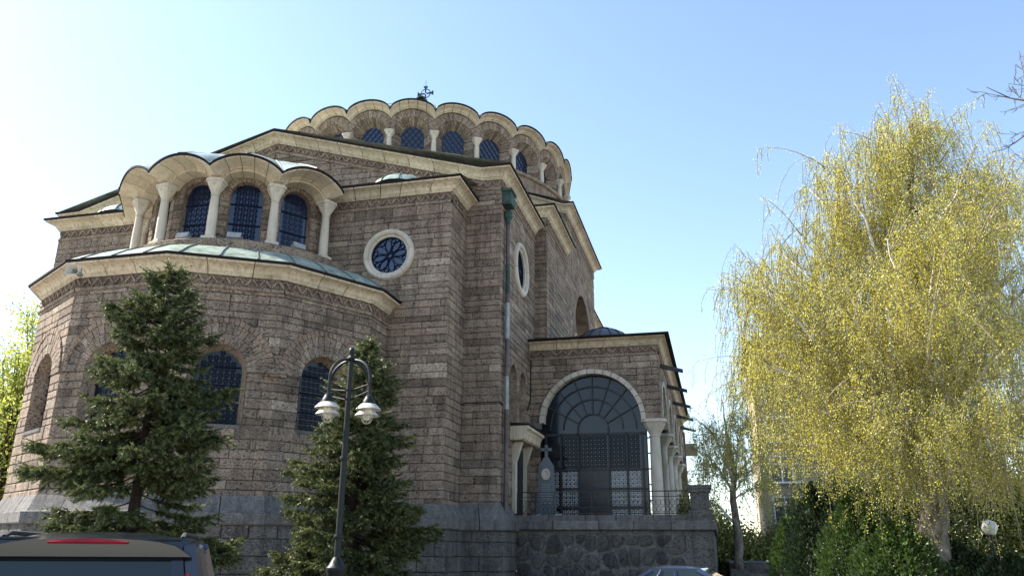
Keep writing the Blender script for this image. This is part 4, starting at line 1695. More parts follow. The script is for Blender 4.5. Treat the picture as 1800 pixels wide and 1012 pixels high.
for q in range(4):
    a = q * PI / 2
    ca, sa = math.cos(a), math.sin(a)
    RA = .53
    pts = [(0.04 * ca, .04 * sa, 5.2)]
    for k in range(9):
        t = k / 8 * PI / 2
        r = .05 + (RA - .05) * math.sin(t)
        z = 4.78 + .42 * math.cos(t)
        pts.append((r * ca, r * sa, z))
    pts.append((RA * ca, RA * sa, 4.45))
    m = MB()
    m.tube(pts, .028, 8)
    am = m.build('arm', 'lampiron', lamp, smooth=True)
    m = MB()
    for z, z2 in ((4.68, 4.6), (4.55, 4.42)):
        m.tube([(RA * ca * .98, RA * sa * .98, z), (0, 0, z2)], .016, 6)
    m.build('brace', 'lampiron', am)
    m = MB()
    c = (RA * ca, RA * sa, 0)
    m.lathe([(.03, 4.47), (.07, 4.45), (.08, 4.41), (.11, 4.37), (.12, 4.31), (.10, 4.28)], 14, c)
    m.build('socket', 'lampiron', am, smooth=True)
    m = MB()
    m.lathe([(.08, 4.315), (.14, 4.30), (.225, 4.215), (.24, 4.195), (.225, 4.20), (.13, 4.275), (.06, 4.28)], 20, c)
    m.build('lamp_shade', 'shade', am, smooth=True)
    m = MB()
    m.lathe([(.0, 4.10), (.05, 4.115), (.075, 4.17), (.06, 4.24), (.04, 4.29)], 12, c)
    m.build('bulb', 'bulb', am, smooth=True)
    m = MB()
    for j in range(4):
        b = j * PI / 4
        m.tube([(c[0] + .115 * math.cos(t) * math.cos(b), c[1] + .115 * math.cos(t) * math.sin(b), 4.20 - .16 * abs(math.sin(t)) ) for t in np.linspace(0, PI, 11)], .006, 4)
    m.build('wire_cage', 'shade', am)

# ---------------------------------------------------------------- cars
def car(name, loc, rz, prof, width, paint, label, rails=False, tall_tail=False):
    """prof: list of (y, z_belt_or_body_top, z_roof or None). Local: rear at y=0 looking towards +y."""
    root = tag(empty(name, loc, rz), label, 'car')
    hwid = width / 2
    L = prof['len']
    # lower body: lofted sections along the length
    m = MB()
    rows = []
    for y, zt, w in prof['body']:
        h = hwid * w
        rows.append([(-h * .94, y, .28), (-h, y, .45), (-h, y, zt * .72), (-h * .965, y, zt - .03), (-h * .90, y, zt), (0, y, zt + .02), (h * .90, y, zt), (h * .965, y, zt - .03), (h, y, zt * .72), (h, y, .45), (h * .94, y, .28)])
    m.grid(rows)
    m.face(rows[0])
    m.face(rows[-1][::-1])
    bo_ = m.build('body', paint, root, smooth=True)
    # greenhouse: glass cage and roof skin
    gh = prof['house']          # (y_bottom, y_top, z_belt, z_roof, belt_w, roof_w)
    yb0, yt0, yt1, yb1 = gh['yb0'], gh['yt0'], gh['yt1'], gh['yb1']
    zb_, zr_ = gh['zb'], gh['zr']
    wb, wr = hwid * gh['wb'], hwid * gh['wr']
    def ringz(f_):
        w_ = wb + (wr - wb) * f_
        y0 = yb0 + (yt0 - yb0) * f_
        y1 = yb1 + (yt1 - yb1) * f_
        z = zb_ + (zr_ - zb_) * f_
        return [(-w_, y0 + .04, z), (-w_ * .9, y0, z), (w_ * .9, y0, z), (w_, y0 + .04, z), (w_, y1 - .1, z), (w_ * .85, y1, z), (-w_ * .85, y1, z), (-w_, y1 - .1, z)]
    m = MB()
    m.grid([ringz(0), ringz(.5), ringz(1)], .5, True)
    m.build('window', 'carglass', root, smooth=False)
    # roof: crowned skin with rounded edge
    m = MB()
    rows = []
    K = 10
    for k in range(K + 1):
        t = k / K
        y = yt0 - .10 + (yt1 - yt0 + .16) * t
        crown = gh.get('crown', .07) * math.sin(PI * min(1, .08 + t * .95)) ** .6
        e = .03 * (1 - min(1, 6 * min(t, 1 - t)))
        row = []
        for j in range(13):
            x = -1 + 2 * j / 12
            wz = (1 - abs(x) ** 3.2)
            row.append((x * (wr + .035), y, zr_ - .10 + .10 * wz ** .55 + crown * wz - e))
        rows.append(row)
    m.grid(rows)
    low0 = [(p[0], p[1] + .0, zr_ - .13) for p in rows[0]]
    m.grid([low0, rows[0]])
    low1 = [(p[0], p[1], zr_ - .12) for p in rows[-1]]
    m.grid([rows[-1], low1])
    m.build('roof', paint, root, smooth=True)
    # pillars
    for s in (-1, 1):
        for (ya, yb) in ((yb0 + .02, yt0 + .02), (yb1 - .06, yt1 - .06), ((yb0 + yb1) * .5, (yt0 + yt1) * .5), (yb0 + (yb1 - yb0) * .28, yt0 + (yt1 - yt0) * .22)):
            m = MB()
            m.tube([(s * (wb + .0), ya, zb_), (s * (wr + .0), yb, zr_ - .06)], [.06, .05], 6)
            m.build('pillar', paint, root, smooth=True)
    # rear and front lamps
    for s in (-1, 1):
        m = MB()
        if tall_tail:
            m.hexa([(s * wb * .86, yb0 - .05, zb_ - .35), (s * wb * 1.04, yb0 + .10, zb_ - .35), (s * (wb * .45 + wr * .55) * 1.05, yb0 + (yt0 - yb0) * .55 + .12, zr_ - .30), (s * (wb * .45 + wr * .55) * .93, yb0 + (yt0 - yb0) * .55 - .03, zr_ - .24)],
                   [(s * wb * .86, yb0 - .02, zb_ - .35), (s * wb * 1.0, yb0 + .16, zb_ - .35), (s * (wb * .45 + wr * .55) * 1.0, yb0 + (yt0 - yb0) * .55 + .2, zr_ - .30), (s * (wb * .45 + wr * .55) * .9, yb0 + (yt0 - yb0) * .55 + .02, zr_ - .24)])
        else:
            m.box((s * hwid * .74, -.0, prof['body'][0][1] * .8), (.34, .1, .16))
        m.build('tail_light', 'red', root)
        m = MB()
        m.box((s * hwid * .70, L - .02, .66), (.36, .12, .16))
        m.build('headlight', 'bulb', root)
    # wheels
    for s in (-1, 1):
        for y in (prof['ax'][0], prof['ax'][1]):
            m = MB()
            rows = []
            for r, x in ((.20, .10), (.29, .11), (.31, .08), (.31, -.08), (.29, -.11), (.20, -.10)):
                rows.append([(s * (hwid - .10) + x, y + r * math.cos(2 * PI * k / 20), .31 + r * math.sin(2 * PI * k / 20)) for k in range(20)])
            m.grid(rows, .5, True)
            w_ = m.build('wheel', 'rubber', root, smooth=True)
            m = MB()
            m.face([(s * (hwid - .02), y + .2 * math.cos(2 * PI * k / 16), .31 + .2 * math.sin(2 * PI * k / 16)) for k in range(16)])
            m.build('rim', 'chrome', w_)
    m = MB()
    m.box((0, -.04, .5), (width * .9, .12, .2))
    m.build('bumper', 'rubber', root)
    if rails:
        for s in (-1, 1):
            m = MB()
            m.tube([(s * (wr - .06), yt0 + .15, zr_ + .0), (s * (wr - .06), yt0 + .3, zr_ + .03), (s * (wr - .06), yt1 - .3, zr_ + .03), (s * (wr - .06), yt1 - .15, zr_ + .0)], .018, 6)
            m.build('roof_rail', 'rubber', root)
    return root, (wb, wr, yb0, yt0, zb_, zr_)

VANP = dict(len=4.3, body=[(0.0, .98, .93), (.05, 1.02, .98), (.5, 1.03, 1.0), (2.6, 1.02, 1.0), (3.2, .98, .99), (3.9, .86, .95), (4.3, .70, .84)],
            house=dict(yb0=.02, yt0=.28, yt1=2.3, yb1=3.25, zb=1.0, zr=1.775, wb=.93, wr=.74, crown=.05), ax=(.75, 3.45))
vr, vg = car('parked_car', (-2.93, 5.75, 0), R_(17), VANP, 1.78, 'carblack', 'dark estate car seen from behind at the lower left edge', True, True)
wb, wr, yb0, yt0, zb_, zr_ = vg
m = MB()
arc = [(-.26 + .52 * k / 10) for k in range(11)]
rows = [[(x, yt0 - .115, zr_ + .0 - .035 * 0 + .022 * (1 - (x / .27) ** 2) - .03) for x in arc], [(x, yt0 - .125, zr_ - .032 + .0 * x) for x in arc], [(x, yt0 - .10, zr_ - .045) for x in arc]]
m.grid(rows)
m.build('brake_light', 'red', vr)
m = MB()
def gp(f_, x):
    w_ = wb + (wr - wb) * f_
    return (x * w_, yb0 + (yt0 - yb0) * f_ - .012, zb_ + (zr_ - zb_) * f_)
for x0, x1, f0, f1 in ((-.92, .92, .80, .97), (-.92, -.80, .02, .80), (.80, .92, .02, .80)):
    m.face([gp(f0, x0), gp(f0, x1), gp(f1, x1), gp(f1, x0)])
m.build('hatch_frame', 'carblack', vr)
m = MB()
m.tube([gp(.985, -.95), gp(.985, .95)], .006, 4)
m.build('hatch_seam', 'rubber', vr)
m = MB()
m.tube([gp(.62, .55), gp(.60, .1)], .008, 4)
m.tube([gp(.60, .1), gp(.58, -.2)], .006, 4)
m.build('rear_wiper', 'rubber', vr)

SEDP = dict(len=4.4, body=[(0.0, .86, .86), (.06, .93, .95), (.9, .94, 1.0), (2.8, .92, 1.0), (3.3, .86, .99), (4.0, .74, .93), (4.4, .58, .80)],
            house=dict(yb0=.55, yt0=1.25, yt1=2.35, yb1=3.2, zb=.92, zr=1.36, wb=.90, wr=.70, crown=.05), ax=(.85, 3.5))
car('parked_car', (2.35, 20.6, 0), R_(-112), SEDP, 1.74, 'carblue', 'dark blue saloon car parked below the rubble terrace wall')


# ---------------------------------------------------------------- vegetation
def leaf_quads(pos, size, rng, droop=0.0, aspect=0.6):
    """pos (N,3), size (N,) -> rhombic leaves (N*4,3)"""
    n = len(pos)
    a = rng.normal(size=(n, 3))
    a[:, 2] -= droop
    a /= np.linalg.norm(a, axis=1)[:, None] + 1e-9
    b = rng.normal(size=(n, 3))
    b -= a * (a * b).sum(1)[:, None]
    b /= np.linalg.norm(b, axis=1)[:, None] + 1e-9
    L = size[:, None]
    p0 = pos
    p1 = pos + a * L * .5 + b * L * aspect * .5
    p2 = pos + a * L
    p3 = pos + a * L * .5 - b * L * aspect * .5
    return np.stack([p0, p1, p2, p3], 1).reshape(-1, 3)


def bez(p0, p1, p2, n):
    return [p0 * (1 - t) ** 2 + p1 * 2 * t * (1 - t) + p2 * t * t for t in [k / n for k in range(n + 1)]]


def birch(name, base, trunk_pts, r0, limbs, label, seed, leaf_size, n_side, n_strand, strand_len, leaves_per, group, twig_frac=1.0, leafmat='birchleaf'):
    rng = np.random.default_rng(seed)
    rnd = random.Random(seed)
    root = tag(empty(name, base), label, 'tree', group)
    B0 = Vector(base)
    wood, tw = MB(), MB()
    tp_ = [Vector(p) - B0 for p in trunk_pts]
    # smooth the trunk
    pts = []
    for k in range(len(tp_) - 1):
        for j in range(4):
            pts.append(tp_[k].lerp(tp_[k + 1], j / 4) + Vector((rnd.uniform(-.04, .04), rnd.uniform(-.04, .04), 0)))
    pts.append(tp_[-1])
    n = len(pts)
    rad = [max(.02, r0 * (1 - k / (n - 1)) ** .8 * (1.25 if k == 0 else 1)) for k in range(n)]
    wood.tube(pts, rad, 10, 0.0)
    LP = []
    starts = []
    extra = []
    for (t0, tgt, rr) in limbs:
        k = min(n - 1, int(t0 * (n - 1)))
        p0 = pts[k]
        p2 = Vector(tgt) - B0
        mid = p0.lerp(p2, .5) + Vector((rnd.uniform(-.3, .3), rnd.uniform(-.3, .3), (p2 - p0).length * .14))
        lim = bez(p0, mid, p2, 10)
        for q in range(1, 10):
            lim[q] = lim[q] + Vector((rnd.uniform(-.06, .06), rnd.uniform(-.06, .06), rnd.uniform(-.06, .06)))
        lr = min(rr, rad[k] * .75)
        wood.tube(lim, [lr * (1 - .85 * q / 10) for q in range(11)], 6, 0.38)
        for s in range(n_side):
            q = rnd.uniform(2.2, 10)
            i = min(9, int(q))
            p = lim[i].lerp(lim[i + 1], q - i)
            d = (lim[i + 1] - lim[i]).normalized()
            o = Vector((rnd.gauss(0, 1), rnd.gauss(0, 1), rnd.gauss(.3, .7))).normalized()
            o = (o + d * .7).normalized()
            ln = rnd.uniform(.5, 1.9)
            e = p + o * ln
            side = bez(p, p.lerp(e, .5) + Vector((0, 0, ln * .22)), e, 5)
            tw.tube(side, [.015 * (1 - .8 * k / 5) for k in range(6)], 4, rnd.random(), cap=False)
            for h in range(int(22 * ln)):
                u = rnd.uniform(.6, 5)
                i = min(4, int(u))
                c = side[i].lerp(side[i + 1], u - i)
                extra.append((c.x + rnd.gauss(0, .05), c.y + rnd.gauss(0, .05), c.z + rnd.gauss(0, .05)))
            for h in range(n_strand):
                u = rnd.uniform(.5, 5)
                i = min(4, int(u))
                starts.append((side[i].lerp(side[i + 1], u - i), o))
    # hanging strands
    pos, thick = [], []
    strand_v = []
    for p, o in starts:
        ln = strand_len * rnd.choice((.3, .4, .5, .7, .9, 1.2)) * rnd.uniform(.8, 1.2)
        ns = 6
        q = p.copy()
        v = Vector((o.x, o.y, 0)) * rnd.uniform(.2, .9) + Vector((rnd.gauss(0, .4), rnd.gauss(0, .4), rnd.uniform(-.2, .6)))
        pl = [q.copy()]
        for k in range(ns):
            v = v * .70 + Vector((rnd.gauss(0, .14), rnd.gauss(0, .14), -.42))
            q = q + v.normalized() * ln / ns
            pl.append(q.copy())
        if pl[-1].z + B0.z < 1.4:
            continue
        if rnd.random() < twig_frac:
            for a, b in zip(pl, pl[1:]):
                w = .0045
                strand_v += [(a.x - w, a.y, a.z), (a.x + w, a.y, a.z), (b.x + w, b.y, b.z), (b.x - w, b.y, b.z)]
        m_ = max(3, int(leaves_per * ln / strand_len * rnd.uniform(.5, 1.5)))
        for k in range(m_):
            t = rnd.random() * ns
            i = min(ns - 1, int(t))
            c = pl[i].lerp(pl[i + 1], t - i)
            pos.append((c.x + rnd.gauss(0, .045), c.y + rnd.gauss(0, .045), c.z + rnd.gauss(0, .04)))
    pos = np.array(pos + extra)
    size = leaf_size * rng.uniform(.55, 1.3, len(pos))
    wood.build('trunk', 'birchbark', root, smooth=True)
    tw.build('branches', 'twigp', root)
    if strand_v:
        s = fast_mesh('hanging_twigs', 'twigp', np.array(strand_v), 4, np.full(len(strand_v) // 4, .5), root)
        s['kind'] = 'stuff'
    tint = np.clip(rng.normal(.5, .25, len(pos)) + .25 * np.sin(pos[:, 0] * 1.7) * np.cos(pos[:, 2] * 1.3 + pos[:, 1]), 0, 1)
    c = fast_mesh('crown', leafmat, leaf_quads(pos, size, rng, 0.9), 4, tint, root)
    return root


# the big birch: limb targets read from the photograph at about 20 m
DB = 20.0
bb = at(1640, 1046, DB)
bb.z = 0
trunk = [bb, at(1642, 960, DB), at(1640, 870, DB), at(1636, 820, DB), at(1612, 640, DB), at(1602, 480, DB), at(1600, 350, DB + .2), at(1602, 215, DB + .3)]
lim = []
tg = [(.42, 1385, 480, -1.0, .11), (.42, 1335, 560, .6, .11), (.45, 1345, 640, -1.6, .10), (.40, 1420, 720, -2.2, .09), (.40, 1345, 610, 2.0, .09), (.5, 1420, 330, .8, .09), (.55, 1480, 300, -.8, .07), (.6, 1535, 265, .5, .06), (.7, 1650, 265, .6, .05), (.55, 1740, 310, .3, .08),
      (.6, 1690, 320, -1.2, .06), (.45, 1790, 380, -.8, .10), (.42, 1840, 470, .8, .11), (.40, 1800, 590, -1.8, .10), (.38, 1870, 660, .4, .10), (.38, 1760, 730, -2.4, .08), (.42, 1500, 560, -2.6, .09), (.45, 1560, 420, -2.2, .08), (.5, 1660, 420, -2.2, .07),
      (.42, 1480, 640, 2.4, .09), (.45, 1700, 560, 2.4, .09), (.5, 1520, 400, 2.0, .08), (.38, 1390, 660, 1.6, .09), (.36, 1560, 760, -2.4, .07), (.36, 1480, 770, -1.2, .07), (.36, 1690, 780, -2.2, .07), (.55, 1600, 300, 1.0, .05), (.8, 1575, 245, -.3, .035), (.85, 1622, 220, .3, .03),
      (.36, 1400, 780, .2, .07), (.36, 1860, 790, -.6, .07), (.5, 1640, 520, -2.9, .07), (.48, 1440, 450, 1.8, .08), (.42, 1345, 520, -1.8, .09), (.5, 1780, 480, 1.8, .08), (.5, 1400, 400, -.3, .07), (.46, 1330, 490, .9, .07), (.45, 1310, 660, .8, .06), (.6, 1700, 310, .8, .06), (.55, 1770, 330, -1.0, .06), (.55, 1720, 420, -1.6, .07), (.5, 1830, 560, 2.2, .08), (.5, 1335, 530, -.9, .07), (.46, 1325, 600, -.6, .07), (.5, 1360, 430, .8, .06), (.6, 1450, 290, .2, .05), (.45, 1370, 740, 1.2, .06), (.42, 1840, 720, 1.0, .07)]
for t0, x, y, dd, r in tg:
    lim.append((t0, at(x, y, DB + dd), r))
birch('weeping_birch', tuple(bb), trunk, .34, lim, 'large weeping birch with yellow-green spring foliage filling the right side', 21, .038, 30, 11, 1.05, 42, 'birch trees')
D2 = 34.0
b2 = at(1300, 1020, D2)
b2.z = 0
trunk2 = [b2, at(1298, 960, D2), at(1290, 880, D2), at(1288, 820, D2), at(1278, 760, D2), at(1270, 705, D2)]
lim2 = [(t0, at(x, y, D2 + dd), r) for t0, x, y, dd, r in ((.45, 1225, 790, 0, .06), (.3, 1225, 870, .5, .07), (.5, 1335, 780, 0, .07), (.55, 1320, 730, -.8, .05), (.5, 1240, 735, -.6, .05), (.6, 1290, 700, .5, .04), (.4, 1345, 850, .8, .05), (.5, 1300, 760, 1.2, .05), (.5, 1250, 760, 1.2, .05), (.45, 1260, 820, -1.2, .05), (.45, 1325, 820, -1.2, .05))]
birch('slender_birch', tuple(b2), trunk2, .20, lim2, 'slender leaning birch with sparse leaves between the porch and the beige building', 5, .07, 14, 7, 1.2, 20, 'birch trees')


def broad_tree(name, base, h, rx, label, seed, nclump, leaves, leaf_size, mat, crown_lo=.3, group=None, bark='barkd', bare=False, sparse=1.0):
    rng = np.random.default_rng(seed)
    rnd = random.Random(seed)
    root = tag(empty(name, base), label, 'tree', group)
    wood = MB()
    top = Vector((rnd.uniform(-.3, .3), rnd.uniform(-.3, .3), h * .9))
    tr = bez(Vector((0, 0, 0)), Vector((rnd.uniform(-.4, .4), rnd.uniform(-.4, .4), h * .45)), top, 10)
    wood.tube(tr, [h * .026 * (1 - .9 * k / 10) + .01 for k in range(11)], 8, .3)
    pos = []
    for c in range(nclump):
        t = rnd.uniform(crown_lo, 1.0)
        ang = rnd.uniform(0, 2 * PI)
        prof = math.sin(PI * min(1, max(.05, (t - crown_lo) / (1.02 - crown_lo) * .85 + .15))) ** .7
        r = rx * prof * math.sqrt(rnd.uniform(.25, 1))
        e = Vector((r * math.cos(ang), r * math.sin(ang), h * t + rnd.uniform(-.2, .2)))
        k = max(1, min(9, int((t - .18) * 9)))
        p0 = tr[k]
        lb = bez(p0, p0.lerp(e, .5) + Vector((0, 0, -.25 * r * .3)), e, 6)
        wood.tube(lb, [max(.012, h * .007 * (1 - .85 * q / 6)) for q in range(7)], 5, .4, cap=False)
        tips = []
        for s in range(7):
            q = rnd.randint(3, 6)
            d = Vector((rnd.gauss(0, 1), rnd.gauss(0, 1), rnd.gauss(.3, .8))).normalized() * rnd.uniform(.4, 1.1) * rx * .28
            e2 = lb[q] + d
            wood.tube([lb[q], lb[q].lerp(e2, .5) + Vector((0, 0, .08)), e2], [.018, .012, .005], 4, .5, cap=False)
            tips.append((lb[q], e2))
        nl = int(leaves / nclump * rnd.uniform(.4, 1.6))
        for s in range(nl):
            a, b = rnd.choice(tips)
            c_ = a.lerp(b, rnd.uniform(.2, 1.1))
            g_ = rx * .075
            pos.append((c_.x + rnd.gauss(0, g_), c_.y + rnd.gauss(0, g_), c_.z + rnd.gauss(0, g_)))
    wood.build('trunk', bark, root, smooth=True)
    if not bare:
        pos = np.array(pos)
        tint = np.clip(rng.normal(.5, .28, len(pos)), 0, 1)
        fast_mesh('crown', mat, leaf_quads(pos, leaf_size * rng.uniform(.6, 1.3, len(pos)), rng, .2, .7), 4, tint, root)
    return root


def gb(x, d):
    p = at(x, 1000, d)
    return (p.x, p.y, 0)

broad_tree('leafy_tree', gb(12, 44), 13.4, 4.2, 'tall tree with thin fresh leaves left of the apse', 31, 50, 17000, .15, 'springleaf', .22, 'trees behind the church')
broad_tree('leafy_tree', gb(-25, 36), 9.0, 3.5, 'bright green leafy tree at the left edge beside the sunlit apse wall', 32, 50, 26000, .12, 'springleaf', .12, 'trees behind the church')
# bare tree standing right of the frame, its twigs reach into the upper right corner
def bare_tree():
    base = Vector((11.3, 10.4, 0))
    rnd = random.Random(9)
    root = tag(empty('bare_tree', base), 'leafless tree whose dark twigs reach into the upper right corner', 'tree')
    m = MB()
    tr = [Vector((0, 0, z)) + Vector((math.sin(z) * .08, 0, 0)) for z in np.linspace(0, 12, 13)]
    m.tube(tr, [.26 * (1 - .85 * k / 12) for k in range(13)], 8, .3)
    def grow(p, d, ln, r, lvl):
        n = 5
        q = p.copy()
        pts = [q.copy()]
        for k in range(n):
            d = (d + Vector((rnd.gauss(0, .16), rnd.gauss(0, .16), rnd.gauss(.02, .14)))).normalized()
            q = q + d * ln / n
            pts.append(q.copy())
        m.tube(pts, [max(.004, r * (1 - .75 * k / n)) for k in range(n + 1)], 5 if lvl < 2 else 3, .3, cap=False)
        if lvl < 4:
            for s in range(3):
                i = rnd.randint(1, n)
                dd = (d * 1.0 + Vector((rnd.gauss(0, .5), rnd.gauss(0, .5), rnd.gauss(-.1, .5)))).normalized()
                grow(pts[i], dd, min(1.0, ln * rnd.uniform(.4, .62)), r * .5, lvl + 1)
    for z, (x, y, d_) in ((6.6, (1800, 190, 14.2)), (7.9, (1812, 120, 14.0))):
        tgt = at(x, y, d_) - base
        p0 = Vector((0, 0, z))
        grow(p0, (tgt - p0).normalized(), (tgt - p0).length * .92, .04, 0)
    for k in range(10):
        a = rnd.uniform(-1.2, 1.2)
        grow(Vector((0, 0, rnd.uniform(6, 11.5))), Vector((math.cos(a), math.sin(a), rnd.uniform(.3, 1))).normalized(), rnd.uniform(2, 3.2), .06, 1)
    m.build('trunk', 'twig', root)
bare_tree()


def spruce(name, base, h, rfun, label, seed, nbr, group, lean=(0, 0), gapz=None, lo=0.05):
    rng = np.random.default_rng(seed)
    rnd = random.Random(seed)
    root = tag(empty(name, base), label, 'tree', group)
    m = MB()
    def axis(z):
        return Vector((lean[0] * z / h, lean[1] * z / h, z))
    m.tube([axis(h * k / 8) for k in range(9)], [max(.012, .16 * (1 - k / 8.2)) for k in range(9)], 8, .2)
    tw_p, tw_d, tw_l = [], [], []
    for b in range(nbr):
        z = h * (lo + (1 - lo) * (1 - (1 - (b + rnd.random()) / nbr) ** 1.0))
        z = min(z, h - .08)
        if gapz and gapz[0] < z < gapz[1] and rnd.random() < .82:
            continue
        a = rnd.uniform(0, 2 * PI)
        R = rfun(z / h, a) * rnd.uniform(.55, 1.08)
        p0 = axis(z)
        up = .35 if z / h > .75 else .05
        tip = p0 + Vector((math.cos(a) * R, math.sin(a) * R, R * (up - .16) + rnd.uniform(-.1, .1)))
        mid = p0.lerp(tip, .55) + Vector((0, 0, -R * .16))
        br = bez(p0, mid, tip, 8)
        m.tube(br, [.018 * (1 - .8 * k / 8) for k in range(9)], 4, .5, cap=False)
        hd = Vector((math.cos(a), math.sin(a), 0))
        sd_ = Vector((-math.sin(a), math.cos(a), 0))
        ns = max(8, int(R * 26))
        for s in range(ns):
            t = rnd.uniform(.22, 1.0) * 8
            i = min(7, int(t))
            p = br[i].lerp(br[i + 1], t - i)
            sl = (1 - t / 8 * .6) * R * .42 * rnd.uniform(.4, 1) + .06
            sg = rnd.choice((-1, 1))
            d = (hd * rnd.uniform(.5, 1.1) + sd_ * sg * rnd.uniform(.35, 1.0) + Vector((0, 0, rnd.uniform(-.55, .12)))).normalized()
            nn = max(1, int(sl / .10))
            q = p.copy()
            for k in range(nn):
                tw_p.append(tuple(q))
                tw_d.append(tuple(d))
                tw_l.append(rnd.uniform(.10, .17))
                if rnd.random() < .75:
                    d2 = (d + Vector((rnd.gauss(0, .6), rnd.gauss(0, .6), rnd.gauss(-.12, .45)))).normalized()
                    tw_p.append(tuple(q))
                    tw_d.append(tuple(d2))
                    tw_l.append(rnd.uniform(.08, .15))
                d = (d + Vector((rnd.gauss(0, .12), rnd.gauss(0, .12), -.06))).normalized()
                q = q + d * .10
        tw_p.append(tuple(tip)); tw_d.append(tuple((hd + Vector((0, 0, .3))).normalized())); tw_l.append(.2)
    # leader
    for k in range(14):
        tw_p.append(tuple(axis(h - .5 + k * .04))); tw_d.append((rnd.gauss(0, .5), rnd.gauss(0, .5), 1.0)); tw_l.append(.22)
    P = np.array(tw_p)
    D = np.array(tw_d)
    D /= np.linalg.norm(D, axis=1)[:, None]
    Ls = np.array(tw_l)
    # needles: NN per twig
    NN = 15
    n = len(P)
    t = rng.uniform(.02, 1, (n, NN))
    side = rng.normal(size=(n, NN, 3))
    side -= D[:, None, :] * (side * D[:, None, :]).sum(2)[:, :, None]
    side /= np.linalg.norm(side, axis=2)[:, :, None]
    c = P[:, None, :] + D[:, None, :] * (t * Ls[:, None])[:, :, None]
    nl = rng.uniform(.03, .055, (n, NN))[:, :, None]
    tip = c + side * nl + D[:, None, :] * nl * .9
    wv = np.cross(side, np.broadcast_to(D[:, None, :], side.shape)) * .010
    tri = np.stack([c - wv, c + wv, tip], 2).reshape(-1, 3)
    tint = np.clip(np.repeat(rng.normal(.42, .2, n), NN) + rng.normal(0, .08, n * NN), 0, 1)
    m.build('trunk', 'barkd', root, smooth=True)
    fast_mesh('crown', 'needle', tri, 3, tint, root)
    # twig stems as thin slivers so that the crown has body
    e = rng.normal(size=(n, 3)) 
    e -= D * (e * D).sum(1)[:, None]
    e /= np.linalg.norm(e, axis=1)[:, None]
    e *= .02
    tri = np.stack([P - e, P + e, P + D * Ls[:, None] * 1.02], 1).reshape(-1, 3)
    s = fast_mesh('twigs', 'needle', tri, 3, np.clip(tint[::NN] - .1, 0, 1), root)
    return root

# crown radius of the left spruce: broad at the lower third, thin leader
def r_left(f_, a):
    if f_ > .92:
        return .25 + (1 - f_) * 4
    base_ = np.interp(f_, [0, .2, .31, .36, .45, .6, .75, .85, .92], [1.75, 1.8, 1.6, 1.4, 1.6, 1.35, 1.02, .82, .5])
    return float(base_) * (1 + .16 * math.sin(3 * a + f_ * 19))
pl_ = at(220, 1000, 16.3)
spruce('spruce', (pl_.x, pl_.y, 0), 6.95, r_left, 'tall ragged spruce hiding the left windows of the apse', 3, 370, 'spruces before the church', (-.05, .1), (2.4, 2.95), .10)
def r_right(f_, a):
    base_ = np.interp(f_, [0, .15, .3, .5, .7, .85, .95, 1], [2.0, 1.85, 1.6, 1.35, 1.0, .66, .32, .1])
    return float(base_) * (1 + .2 * math.sin(3 * a + f_ * 17 + 1))
pr2 = at(602, 1000, 18.6)
spruce('spruce', (pr2.x, pr2.y, 0), 6.35, r_right, 'smaller dense spruce behind the street lamp', 8, 420, 'spruces before the church', (.25, 0), None, .05)


def thuja(base, h, r, label, seed, mat, n=9000, ls=.10):
    rng = np.random.default_rng(seed)
    root = tag(empty('thuja', base), label, 'shrub', 'thujas beside the steps')
    m = MB()
    m.tube([(0, 0, 0), (0.03, 0, h * .5), (0, .02, h * .85)], [.07, .05, .02], 6, .3)
    m.build('trunk', 'barkd', root)
    t = rng.uniform(0, 1, n) ** .85
    a = rng.uniform(0, 2 * PI, n)
    lump = 1 + .16 * np.sin(5 * a + 7 * t) + .1 * np.sin(9 * a - 11 * t)
    rad = r * np.sin(PI * np.clip(.22 + .78 * t, 0, 1)) ** .65 * lump * np.sqrt(rng.uniform(.45, 1, n))
    pos = np.stack([rad * np.cos(a), rad * np.sin(a), h * t * (1 + .05 * np.sin(4 * a)) + .05], 1)
    out = np.stack([np.cos(a), np.sin(a), np.full(n, 1.0)], 1)
    d = out + rng.normal(0, .35, (n, 3))
    d /= np.linalg.norm(d, axis=1)[:, None]
    e = np.cross(d, rng.normal(size=(n, 3)))
    e /= np.linalg.norm(e, axis=1)[:, None]
    L = (ls * rng.uniform(.6, 1.3, n))[:, None]
    q = np.stack([pos, pos + d * L * .5 + e * L * .28, pos + d * L, pos + d * L * .5 - e * L * .28], 1).reshape(-1, 3)
    fast_mesh('crown', mat, q, 4, np.clip(rng.normal(.5, .25, n), 0, 1), root)

for x, d, ytop, r, lb, sd_, mt, n in ((1392, 23, 922, .55, 'small light green thuja nearest to the steps', 1, 'thuja', 5000), (1448, 22.5, 862, .85, 'dark tall thuja behind the small light green one', 2, 'thujad', 9000), (1425, 21.5, 915, .55, 'dark low thuja between the two green ones', 3, 'thujad', 5000),
                          (1512, 20.5, 882, .95, 'bright green bushy thuja left of the birch trunk', 4, 'thuja', 11000), (1580, 19.8, 925, 1.0, 'broad mid green thuja before the birch trunk', 5, 'thuja', 10000), (1680, 20.5, 965, 1.1, 'low dark thuja right of the birch trunk', 6, 'thujad', 8000), (1770, 20, 985, 1.0, 'low dark thuja in the lower right corner', 7, 'thujad', 7000)):
    p = at(x, 1000, d)
    t_ = at(x, ytop, d)
    thuja((p.x, p.y, 0), t_.z, r, lb, sd_, mt, n)

